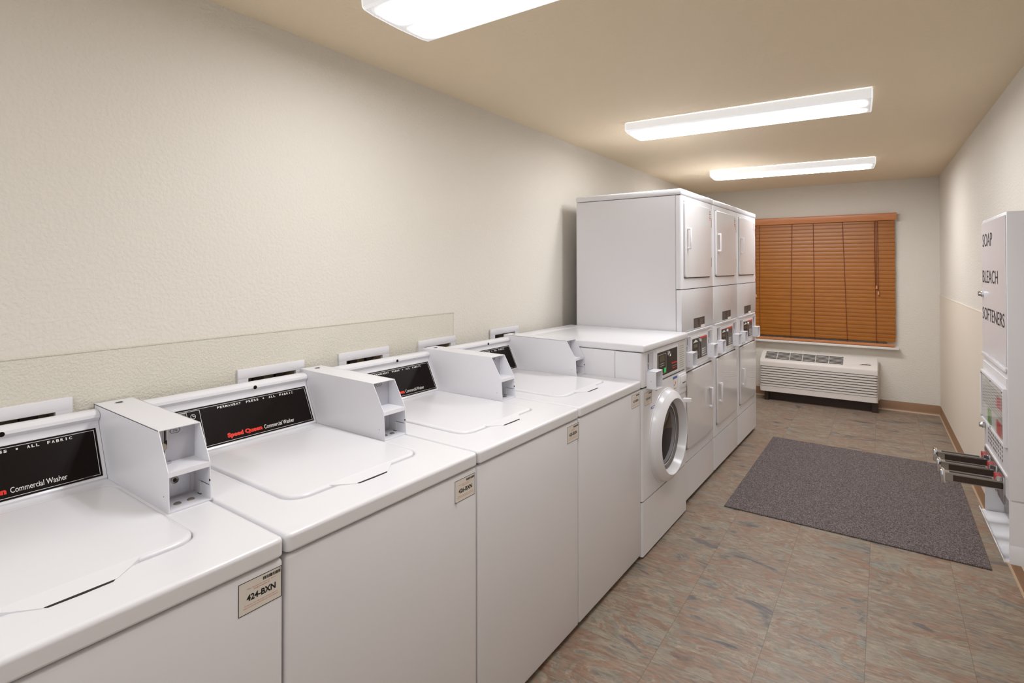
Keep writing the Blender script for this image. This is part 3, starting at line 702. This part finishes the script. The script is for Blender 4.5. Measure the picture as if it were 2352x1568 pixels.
def coin_unit(mb_parent, x0, y0, z_lo, depth, local=True, lab=False):
    """slot plate with a projecting hollow coin tray under it; plane x=x0, left edge y0"""
    f = FX(x0)
    b = MB(); b.quad(f, y0, y0+0.092, z_lo+0.092, z_lo+0.184, 'coinplate', 0.0002, 0.0012)
    b.outline(f, y0-0.004, y0+0.096, z_lo+0.088, z_lo+0.188, 0.004, 'plastic', 0.0002, 0.003)
    b.quad(f, y0+0.022, y0+0.027, z_lo+0.135, z_lo+0.176, 'gap', 0.0014, 0.0003); b.outline(f, y0+0.018, y0+0.031, z_lo+0.130, z_lo+0.178, 0.002, 'chrome', 0.0014, 0.002)
    b.quad(f, y0+0.018, y0+0.026, z_lo+0.098, z_lo+0.124, 'gap', 0.0014, 0.0003)
    b.lathe([(0.006, 0), (0.005, 0.003), (0, 0.0036)], (x0+0.001, y0+0.020, z_lo+0.128), (1, 0, 0), 'nickel', 12)
    p = b.build('coin_slot', mb_parent); p.location = (0, 0, 0)
    w_, h_, s_ = 0.094, 0.092, 0.003; y1 = y0+w_
    b = MB()
    b.box(x0, x0+depth, y0, y0+s_, z_lo, z_lo+h_, 'coinbox', 0.001, 1); b.box(x0, x0+depth, y1-s_, y1, z_lo, z_lo+h_, 'coinbox', 0.001, 1)
    b.box(x0, x0+depth, y0, y1, z_lo, z_lo+s_, 'coinbox', 0.001, 1); b.box(x0, x0+depth, y0, y1, z_lo+h_-s_, z_lo+h_, 'coinbox', 0.001, 1)
    b.box(x0, x0+0.002, y0, y1, z_lo, z_lo+h_, 'coinbox')
    b.cyl((x0+depth*0.5, y0-0.0004, z_lo+h_*0.45), (0, 1, 0), 0.0016, 0.001, 'gap', 10)
    p = b.build('coin_tray', mb_parent); p.location = (0, 0, 0)
coin_unit(cp, 0.0, 0.058, 0.856, 0.052)
b = MB(); b.box(-0.70, 0.012, -0.002, FLW+0.002, 1.050, 1.088, 'enamel', 0.009, 3); b.build('top_panel', fl)
b = MB(); b.box(-0.81, -0.703, 0.0, FLW, 1.048, 1.087, 'enamel', 0.005, 2); b.box(-0.80, -0.70, 0.02, FLW-0.02, 0.9, 1.05, 'enamel_panel'); b.build('rear_cover', fl)
# detergent drawer
b = MB(); b.box(-0.02, 0.004, 0.545, 0.681, 0.728, 0.852, 'plastic', 0.008, 3); b.box(0.004, 0.0075, 0.566, 0.676, 0.765, 0.838, 'plastic', 0.003, 2); b.box(0.0065, 0.0085, 0.600, 0.655, 0.792, 0.797, 'gap')
b.build('detergent_drawer', fl)
# door
dc = Vector((0, 0.343, 0.552))
b = MB(); b.lathe([(0.258, 0.0), (0.257, 0.003), (0.251, 0.004), (0.249, 0.006), (0.244, 0.026), (0.240, 0.031), (0.210, 0.051), (0.205, 0.052), (0.202, 0.049), (0.192, 0.014), (0.187, 0.002), (0.185, -0.02)], dc, (1, 0, 0), 'enamel', 96, closed=True)
dr = b.build('door', fl, ang=25)
b = MB(); b.lathe([(0.190, 0.002), (0.186, 0.008), (0.182, 0.003), (0.178, 0.007), (0.174, 0.002), (0.170, 0.006), (0.165, 0.0), (0.165, -0.01)], dc, (1, 0, 0), 'gasket', 72, closed=True); p = b.build('door_gasket', dr); p.location = (0, 0, 0)
b = MB(); b.lathe([(0.176, -0.008), (0.165, -0.001), (0.13, 0.007), (0.08, 0.014), (0.04, 0.017), (0.0, 0.018)], dc, (1, 0, 0), 'glass_dark', 64); p = b.build('door_glass', dr); p.location = (0, 0, 0)
b = MB(); b.prism([(0.02, 0.562), (0.062, 0.590), (0.060, 0.600), (0.018, 0.592)], 0.688, 0.712, 'plastic', 'z', 0.002, 1); p = b.build('door_handle', dr); p.location = (0, 0, 0)
# decals
b = MB(); id_label(b, FX(0.0, 0.034, 0.772), '423-BXN', ''); b.build('id_label', fl, smooth=False)
b = MB(); b.quad(f, 0.455, 0.525, 0.838, 0.852, 'blue_ink', 0.0002, 0.0004); b.quad(f, 0.460, 0.520, 0.770, 0.834, 'label', 0.0002, 0.0003); b.quad(f, 0.492, 0.500, 0.805, 0.822, 'red_ink', 0.0006, 0.0002)
b.quad(f, 0.468, 0.482, 0.800, 0.806, 'blue_ink', 0.0006, 0.0002); b.quad(f, 0.47, 0.51, 0.780, 0.783, 'text_grey', 0.0006, 0.0002); b.build('warning_decal', fl, smooth=False)
b = MB(); b.quad(f, 0.120, 0.175, 0.738, 0.750, 'blue_ink', 0.0002, 0.0004); b.quad(f, 0.137, 0.175, 0.741, 0.747, 'label', 0.0006, 0.0002); b.build('blue_decal', fl, smooth=False)
b = MB(); b.quad(f, 0.186, 0.216, 0.838, 0.862-0.008, 'ink', 0.0002, 0.0004); b.quad(f, 0.188, 0.214, 0.822, 0.838, 'greypanel', 0.0002, 0.0003)
for k in range(3): b.quad(f, 0.190, 0.212, 0.825+k*0.004, 0.8265+k*0.004, 'label', 0.0006, 0.0001)
b.build('small_decal', fl, smooth=False)

# ---------------------------------------------------------------- stacked dryers
SP = 0.685; SW = 0.680; X0 = -0.029
def make_stack(first):
    OFFS = (0.37-0.029, -SW/2, 0)
    t = thing('stacked_dryer', 'x', 'dryer', (0, 0, 0), 0, 'stacked double dryers', off=(0.37, -SW/2, 0))
    vz = lambda c, d: abs(d.z) > 0.9 and c.x > X0-0.02
    xb = -0.765; xs = X0-0.034
    b = MB(); b.box(xb, xs-0.002, 0.001, SW-0.001, 0.03, 1.932, 'enamel_panel', 0.003, 1); b.build('body', t)
    b = MB(); b.box(xb-0.004, X0+0.003, -0.001, SW+0.001, 1.935, 1.973, 'enamel', 0.010, 3); b.build('top_cap', t)
    b = MB(); b.box(xs, X0, 0.0, SW, 1.349, 1.931, 'enamel', 0.012, 4, sel=vz); b.box(xs+0.002, X0-0.008, 0.004, SW-0.004, 1.92, 1.938, 'gap'); b.build('upper_front', t)
    b = MB(); b.prism([(xs, 1.344), (X0, 1.344), (X0, 1.085), (X0-0.010, 1.070), (xs, 1.070)], 0.0, SW, 'enamel', 'y', 0.004, 2); b.box(xs+0.002, X0-0.008, 0.004, SW-0.004, 1.342, 1.352, 'gap')
    b.build('middle_panel', t)
    b = MB(); b.box(xs, X0, 0.0, SW, 0.842, 1.058, 'enamel', 0.012, 4, sel=vz); b.box(xs+0.002, X0-0.012, 0.004, SW-0.004, 1.05, 1.075, 'plastic'); ch = b.build('control_housing', t)
    b = MB(); b.box(xs, X0, 0.0, SW, 0.267, 0.8405, 'enamel', 0.012, 4, sel=vz); b.build('lower_front', t)
    b = MB(); b.box(xs, X0, 0.0, SW, 0.03, 0.262, 'enamel', 0.012, 4, sel=vz); b.box(xs+0.002, X0-0.006, 0.004, SW-0.004, 0.255, 0.27, 'gap'); b.build('base_panel', t)
    b = MB(); b.box(xb+0.05, X0-0.02, 0.03, SW-0.03, 0.0, 0.035, 'darkbrown'); b.build('plinth', t)
    # lint handle under the middle panel
    b = MB(); b.tube([(X0-0.012, 0.05, 1.066), (X0+0.004, 0.065, 1.071), (X0+0.006, 0.30, 1.072), (X0+0.006, 0.50, 1.072), (X0+0.004, 0.615, 1.071), (X0-0.012, 0.63, 1.066)], 0.005, 'enamel', 8); b.build('lint_door_pull', t)
    # doors
    def door(z0, z1, name, ya, yb, hy, hz0, hz1, hinge_y):
        b = MB(); pts = rrect(ya, yb, z0, z1, 0.02, 5)
        vs = [(X0-0.006, p, q) for p, q in pts]; n = len(vs)
        L_ = [(X0+0.0005, 0.0), (X0+0.009, 0.0), (X0+0.012, 0.003), (X0+0.0125, 0.008)]
        allv = []; fs = []
        for xx, d in L_:
            allv += [(xx, p, q) for p, q in rrect(ya+d, yb-d, z0+d, z1-d, 0.02-d, 5)]
        for i in range(len(L_)-1):
            for k in range(n): fs.append((i*n+k, i*n+(k+1) % n, (i+1)*n+(k+1) % n, (i+1)*n+k))
        fs.append(tuple((len(L_)-1)*n+k for k in range(n)))
        b.add(allv, fs, 'door_gloss')
        b.outline(FX(X0), ya-0.004, yb+0.004, z0-0.004, z1+0.004, 0.006, 'gasket', 0.0, 0.001)
        zg = (z0-0.0055, z0-0.0005) if name == 'upper_door' else (z1+0.0005, z1+0.0055)
        b.quad(FX(X0), ya+0.012, yb-0.012, zg[0], zg[1], 'gap', 0.001, 0.0006)
        d_ = b.build(name, t, ang=30)
        b = MB(); b.box(X0+0.0125, X0+0.034, hy-0.009, hy+0.009, hz0, hz0+0.014, 'plastic', 0.003, 2); b.box(X0+0.0125, X0+0.034, hy-0.009, hy+0.009, hz1-0.014, hz1, 'plastic', 0.003, 2); b.box(X0+0.028, X0+0.037, hy-0.009, hy+0.009, hz0, hz1, 'plastic', 0.004, 2)
        p = b.build('handle', d_); p.location = (0, 0, 0)
        for hz in (z0+0.10, z1-0.10):
            b = MB(); b.box(X0+0.001, X0+0.008, hinge_y-0.006, hinge_y+0.006, hz-0.033, hz+0.033, 'steel', 0.002, 1); b.cyl((X0+0.007, hinge_y, hz-0.033), (0, 0, 1), 0.004, 0.066, 'steel', 10); p = b.build('hinge', d_); p.location = (0, 0, 0)
        return d_
    du = door(1.420, 1.896, 'upper_door', 0.045, 0.600, 0.085, 1.598, 1.732, 0.612)
    if first: door(0.345, 0.822, 'lower_door', 0.075, 0.628, 0.545, 0.515, 0.655, 0.062)
    else: door(0.345, 0.822, 'lower_door', 0.055, 0.610, 0.100, 0.505, 0.645, 0.622)
    f = FX(X0+0.0125)
    b = MB()
    for i_, (zz, cc) in enumerate(((1.868, 'text_grey'), (1.852, 'greypanel'), (1.838, 'orange_ink'), (1.824, 'text_grey'), (1.812, 'orange_ink'))):
        b.quad(f, 0.545, 0.585, zz, zz+0.006, cc, 0.0002, 0.0002)
    p = b.build('warning_decal', du, smooth=False); p.location = (0, 0, 0)
    f = FX(X0)
    b = MB(); b.quad(f, 0.236, 0.470, 1.086, 1.150, 'darkbrown', 0.0003, 0.0006)
    for c_ in range(2):
        for k in range(8): b.quad(f, 0.245+c_*0.115, 0.245+c_*0.115+random.uniform(0.06, 0.10), 1.092+k*0.0068, 1.0945+k*0.0068, 'text_grey', 0.0009, 0.0001)
    b.quad(f, 0.385, 0.470, 1.080, 1.098, 'label', 0.0010, 0.0003)
    b.build('instruction_label', t, smooth=False)
    b = MB(); b.quad(f, 0.183, 0.520, 0.872, 1.030, 'plastic', 0.0002, 0.003); b.quad(f, 0.195, 0.510, 0.880, 1.019, 'brown', 0.003, 0.001)
    b.quad(f, 0.375, 0.510, 0.880, 1.010, 'greypanel', 0.0040, 0.0003); b.quad(f, 0.360, 0.510, 1.008, 1.019, 'red_ink', 0.0040, 0.0004); b.quad(f, 0.325, 0.345, 0.880, 1.019, 'greypanel', 0.004, 0.0002)
    b.add([f[0]+f[1]*0.205+f[2]*0.994+Vector((0.0045, 0, 0)), f[0]+f[1]*0.315+f[2]*0.994+Vector((0.0045, 0, 0)), f[0]+f[1]*0.26+f[2]*1.012+Vector((0.0045, 0, 0))], [(0, 1, 2)], 'white_ink')
    b.outline(f, 0.205, 0.315, 0.905, 0.992, 0.0014, 'text_grey', 0.0042, 0.0002); b.quad(f, 0.220, 0.300, 0.960, 0.982, 'olive', 0.0042, 0.0002)
    for r_ in range(2):
        for c_ in range(3): b.quad(f, 0.226+c_*0.026, 0.234+c_*0.026, 0.918+r_*0.016, 0.924+r_*0.016, 'white_ink', 0.0042, 0.0002)
    for r_ in range(3):
        for c_ in range(3): b.quad(f, 0.398+c_*0.030, 0.414+c_*0.030, 0.902+r_*0.014, 0.912+r_*0.014, 'white_ink', 0.0044, 0.0002)
    b.quad(f, 0.395, 0.495, 0.890, 0.8945, 'white_ink', 0.0044, 0.0002)
    p = b.build('control_panel', ch, smooth=False); p.location = (0, 0, 0)
    b = MB(); b.lathe([(0.015, 0), (0.014, 0.007), (0.009, 0.010), (0, 0.009)], (X0+0.004, 0.352, 0.998), (1, 0, 0), 'chrome', 20); p = b.build('key_lock', ch); p.location = (0, 0, 0)
    coin_unit(ch, X0, 0.072, 0.858, 0.045); coin_unit(ch, X0, 0.540, 0.858, 0.045)
    return t
slabels = ['tall white stacked dryer nearest the camera, its blank side fully seen beside the front-load washer',
           'tall white stacked dryer standing in the middle of the three dryer stacks',
           'tall white stacked dryer at the far end, next to the window blind']
s1 = make_stack(True); s2 = make_stack(False); s3 = copy_tree(s2)
for k, o in enumerate((s1, s2, s3)):
    yy = 0.699+k*SP; x, y = rot(-0.37, yy+SW/2, SA, *SO)
    o.location = (x, y, 0); o.rotation_euler = (0, 0, R(SA)); o['label'] = slabels[k]

# ---------------------------------------------------------------- laundry outlet boxes in the wall
ol = ['white outlet box in the wall above the nearest washer, at the left picture edge',
      'white outlet box in the wall behind the second washer console',
      'white outlet box with a dark valve, in the wall behind the third washer console',
      'white outlet box in the wall at the end of the pebbled wall panel',
      'small-looking white outlet box farthest along the left wall, behind the last top-load washer']
def make_outlet(w_):
    t = thing('outlet_box', 'x', 'outlet box', (0, 0, 0), 0, 'laundry outlet boxes in the left wall')
    b = MB(); h_ = OZ1-OZ0
    b.box(0.003, 0.014, 0, w_, h_-0.035, h_, 'plastic', 0.0015, 2); b.box(0.003, 0.014, 0, w_, 0, 0.032, 'plastic', 0.0015, 2)
    b.box(0.003, 0.0138, 0.0005, 0.038, 0.0315, h_-0.0345, 'plastic'); b.box(0.003, 0.0138, w_-0.038, w_-0.0005, 0.0315, h_-0.0345, 'plastic'); b.build('frame', t)
    b = MB(); b.box(-0.060, -0.055, 0.037, w_-0.037, 0.03, h_-0.034, 'recess'); b.box(-0.08, 0.003, 0.037, 0.039, 0.03, h_-0.034, 'recess'); b.box(-0.08, 0.003, w_-0.039, w_-0.037, 0.03, h_-0.034, 'recess')
    b.box(-0.08, 0.003, 0.037, w_-0.037, 0.03, 0.032, 'recess'); b.box(-0.08, 0.003, 0.037, w_-0.037, h_-0.036, h_-0.034, 'recess'); b.build('recess', t)
    for fy in (0.35, 0.68):
        b = MB(); b.cyl((-0.035, w_*fy, 0.04), (0, 0, 1), 0.010, 0.075, 'brass', 14, 0.002); b.cyl((-0.04, w_*fy, 0.10), (1, 0, 0), 0.013, 0.03, 'brass', 14, 0.002); b.build('valve', t)
        b = MB(); b.box(-0.030, -0.012, w_*fy-0.020, w_*fy+0.020, 0.118, 0.158, 'darkbrown', 0.003, 2); b.build('valve_handle', t)
    return t
for i, (a, b_) in enumerate(outlets):
    o = make_outlet(b_-a); o.location = (XL, a, OZ0); o['label'] = ol[i]

# ---------------------------------------------------------------- air conditioner under the window
ac = thing('air_conditioner', 'cream wall air conditioner with horizontal louvres and top grille below the blind', 'air conditioner', (XR, YB, 0), R(A_B))
ax0, ax1 = -1.625, -0.520; yf, = (-0.255,)
b = MB(); b.box(ax0+0.012, ax1-0.012, yf+0.016, -0.06, 0.125, 0.43, 'acdark'); b.box(ax0+0.01, ax1+0.012, -0.075, -0.004, 0.10, 0.50, 'ac', 0.004, 1); b.build('chassis', ac)
vsel = lambda c, d: abs(d.z) > 0.9
b = MB()
b.box(ax0, ax1, yf, -0.07, 0.105, 0.160, 'ac', 0.028, 5, sel=vsel)
nl = 8; z = 0.165
for k in range(nl):
    b.box(ax0+0.003, ax1-0.003, yf+0.003, -0.09, z, z+0.0190, 'ac', 0.026, 5, sel=vsel); z += 0.0275
b.box(ax0+0.03, ax1-0.001, -0.115, -0.072, 0.12, 0.44, 'ac', 0.003, 1)
b.build('front_louvres', ac)
# sloped top: front band then sloping face back to the wall
zb = z-0.002
pr = [(yf, zb), (yf, 0.425), (yf+0.004, 0.440), (yf+0.014, 0.450), (-0.075, 0.530), (-0.06, 0.532), (-0.06, zb)]
b = MB(); b.prism(pr, ax0, ax1, 'ac', 'x', 0.012, 4)
top = b.build('top_cover', ac, ang=40)
sv = Vector((0, -0.075-(yf+0.014), 0.530-0.450)); sl = sv.length; sv.normalize()
fr = (Vector((0, yf+0.014, 0.450)), Vector((1, 0, 0)), sv)
gx0, gx1 = ax0+0.050, ax0+0.800
b = MB(); b.quad(fr, gx0, gx1, 0.022, sl-0.018, 'acdark', 0.0, 0.0010)
nb = 6
for k in range(nb+1):
    v = 0.022+(sl-0.040)*k/nb; b.quad(fr, gx0-0.003, gx1+0.003, v-0.0030, v+0.0030, 'ac', 0.0010, 0.003)
for k in range(1, 6):
    u = gx0+(gx1-gx0)*k/6-0.006; b.quad(fr, u-0.003, u+0.003, 0.022, sl-0.018, 'ac', 0.0012, 0.0034)
p = b.build('grille', ac, smooth=False); p.location = (0, 0, 0)
b = MB(); b.outline(fr, gx1+0.035, ax1-0.045, 0.040, sl-0.020, 0.0015, 'sill', 0.0003, 0.0006); b.build('control_door', ac, smooth=False)
b = MB()
arc = [(ax1-0.165, 0.045), (ax1-0.135, 0.063), (ax1-0.10, 0.068), (ax1-0.06, 0.060), (ax1-0.062, 0.048), (ax1-0.085, 0.050), (ax1-0.12, 0.052)]
b.add([fr[0]+fr[1]*u+fr[2]*v+Vector((0, -0.0008, 0.0012)) for u, v in arc], [tuple(range(len(arc)))], 'greypanel')
b.quad(fr, ax1-0.10, ax1-0.065, 0.076, 0.078, 'text_grey', 0.0006, 0.0003); b.build('emblem', ac, smooth=False)
b = MB()
b.box(ax0+0.045, ax0+0.085, -0.225, -0.01, 0.0, 0.12, 'darkbrown', 0.002, 1); b.box(ax1-0.055, ax1+0.0, -0.225, -0.01, 0.0, 0.12, 'darkbrown', 0.002, 1); b.box(ax0+0.06, ax1-0.03, -0.16, -0.13, 0.0, 0.112, 'darkbrown'); b.build('sub_base', ac)

# ---------------------------------------------------------------- floor mat
b = MB(); mp_ = [(-0.825, 3.552), (0.432, 3.535), (0.432, 5.195), (-0.802, 5.232)]
b.prism(mp_, 0.0, 0.008, 'mat', 'z', 0.003, 2)
tag(b.build('floor_mat', ang=60), 'dark grey carpet mat lying on the slate-look floor', 'mat')

# ---------------------------------------------------------------- soap dispenser on the right wall (local frame: x from wall, y along it)
sd = thing('soap_dispenser', 'white wall-hung soap vending machine with chrome coin slides at the right edge', 'vending machine', (XR, YB, 0), R(A_R))
ya, yb = -4.215, -3.70          # near, far
xf_ = -0.16; zt, zb_ = 1.690, 0.405
b = MB()
b.box(xf_, -0.004, ya, yb, 0.62, zt, 'enamel_panel', 0.004, 2)
b.box(-0.09, -0.004, ya, yb, zb_, 0.63, 'enamel_panel'); b.box(xf_, -0.004, ya, ya+0.004, zb_+0.055, 0.63, 'enamel_panel'); b.box(xf_, -0.004, yb-0.004, yb, zb_, 0.63, 'enamel_panel')
b.box(xf_+0.004, -0.004, ya+0.012, ya+0.02, zb_, 0.63, 'enamel_panel')
b.build('cabinet', sd)
b = MB(); b.box(xf_-0.003, xf_, ya+0.012, yb, 1.115, zt-0.012, 'enamel', 0.0015, 1)
frd = (Vector((xf_-0.003, 0, 0)), Vector((0, -1, 0)), Vector((0, 0, 1)))
b.text('SOAP', frd, 3.728, 3.950, 1.572, 1.628, 'ink', 0.0006); b.text('BLEACH', frd, 3.722, 4.065, 1.416, 1.470, 'ink', 0.0006); b.text('SOFTENERS', frd, 3.714, 4.185, 1.256, 1.309, 'ink', 0.0006)
b.build('sign_panel', sd, smooth=False)
b = MB(); b.box(xf_-0.008, xf_, ya+0.012, yb, 1.092, 1.108, 'enamel', 0.003, 2); b.box(xf_-0.003, xf_, ya+0.012, yb, 1.035, 1.07, 'enamel'); b.build('ledge', sd)
# display window with packets
b = MB(); b.outline(frd, 3.705, 4.20, 0.815, 1.030, 0.010, 'plastic', -0.003+0.0, 0.012); b.build('window_frame', sd, smooth=False)
b = MB(); b.quad(frd, 3.712, 4.194, 0.822, 1.023, 'paper', 0.0, 0.0004)
for k in range(9): b.quad(frd, 3.715, 4.17, 0.895+k*0.0115, 0.8985+k*0.0115, 'greypanel', 0.0006, 0.0002)
for k in range(5): b.quad(frd, 3.77, 3.86, 0.993+k*0.0055, 0.9945+k*0.0055, 'text_grey', 0.0009, 0.0002)
b.build('price_card', sd, smooth=False)
b = MB(); b.quad(frd, 3.710, 4.196, 0.820, 1.025, 'acrylic', 0.0066, 0.001); b.build('acrylic_window', sd, smooth=False)
for (a0, a1, z0, z1, mt_) in ((3.84, 3.905, 0.828, 0.888, 'greenpack'), (4.03, 4.13, 0.828, 0.882, 'redpack'), (4.03, 4.12, 0.93, 0.975, 'redpack')):
    b = MB(); b.quad(frd, a0, a1, z0, z1, mt_, 0.0012, 0.002 if z0 < 0.9 else 0.0006); b.build('packet', sd, smooth=False)
for yy, zz in ((-3.715, 1.018), (-3.93, 1.018), (-4.17, 1.015), (-3.715, 0.828), (-3.93, 0.826)):
    b = MB(); b.lathe([(0.006, 0), (0.005, 0.003), (0, 0.0035)], (xf_-0.010, yy, zz), (-1, 0, 0), 'nickel', 10); b.build('screw', sd)
for yy, zz in ((-3.725, 1.366), (-3.69-0.03, 0.785)):
    b = MB(); b.lathe([(0.013, 0), (0.014, 0.006), (0.011, 0.010), (0.010, 0.018), (0, 0.019)], (xf_-0.002, yy, zz), (-1, 0, 0), 'chrome', 20); b.build('door_lock', sd)
b = MB()

for k in range(4):
    for q in range(9): b.quad(frd, 3.80+q*0.036, 3.80+q*0.036+random.uniform(0.016, 0.03), 0.785-k*0.017, 0.795-k*0.017, 'text_grey', -0.003, 0.0003)
b.quad(frd, 3.75, 4.19, 0.700, 0.708, 'enamel', -0.003, 0.004); b.build('notice', sd, smooth=False)
# coin slides
for i, yc in enumerate((-3.80, -3.945, -4.09)):
    b = MB(); b.box(xf_-0.006, xf_, yc-0.058, yc+0.058, 0.585, 0.690, 'chrome', 0.003, 2)
    b.prism([(xf_-0.006, 0.690), (xf_-0.004, 0.70), (xf_, 0.70), (xf_, 0.690)], yc-0.058, yc+0.058, 'steel', 'y')
    b.build('slide_plate', sd)
    b = MB(); tip = xf_-0.180
    b.box(tip+0.004, xf_, yc-0.017, yc+0.017, 0.628, 0.662, 'steel', 0.002, 1); b.box(tip+0.02, xf_-0.03, yc-0.010, yc+0.010, 0.6615, 0.6625, 'gap'); b.box(tip+0.03, xf_, yc-0.0185, yc-0.016, 0.632, 0.655, 'darkbrown'); b.build('coin_slide', sd)
    b = MB(); b.box(tip-0.010, tip+0.006, yc-0.024, yc+0.024, 0.618, 0.670, 'chrome', 0.005, 2); b.build('slide_handle', sd)
    b = MB(); b.box(xf_-0.022, xf_-0.004, yc-0.03, yc+0.03, 0.662, 0.682, 'chrome', 0.003, 1)
    for q in range(4): b.box(xf_-0.0225, xf_-0.0035, yc-0.022+q*0.012, yc-0.018+q*0.012, 0.664, 0.6828, 'redpack')
    b.build('coin_guard', sd)
# retrieval tray
b = MB(); b.box(-0.096, -0.0905, ya+0.02, yb-0.006, zb_+0.01, 0.62, 'steel'); b.build('chute_back', sd)
b = MB(); b.prism([(-0.09, zb_+0.004), (-0.09, zb_), (xf_-0.015, zb_-0.008), (xf_-0.020, zb_+0.008), (xf_-0.017, zb_+0.009), (xf_-0.012, zb_-0.003)], ya+0.004, yb+0.01, 'enamel', 'y'); b.build('tray_lip', sd)
b = MB(); b.box(xf_, -0.004, ya-0.001, ya+0.012, zb_-0.01, zb_+0.06, 'enamel', 0.003, 2); b.build('lower_side', sd)
for ob in bpy.data.objects:
    if 'off' in ob.keys(): del ob['off']
if bk.name in bpy.data.objects: bpy.data.objects.remove(bk)
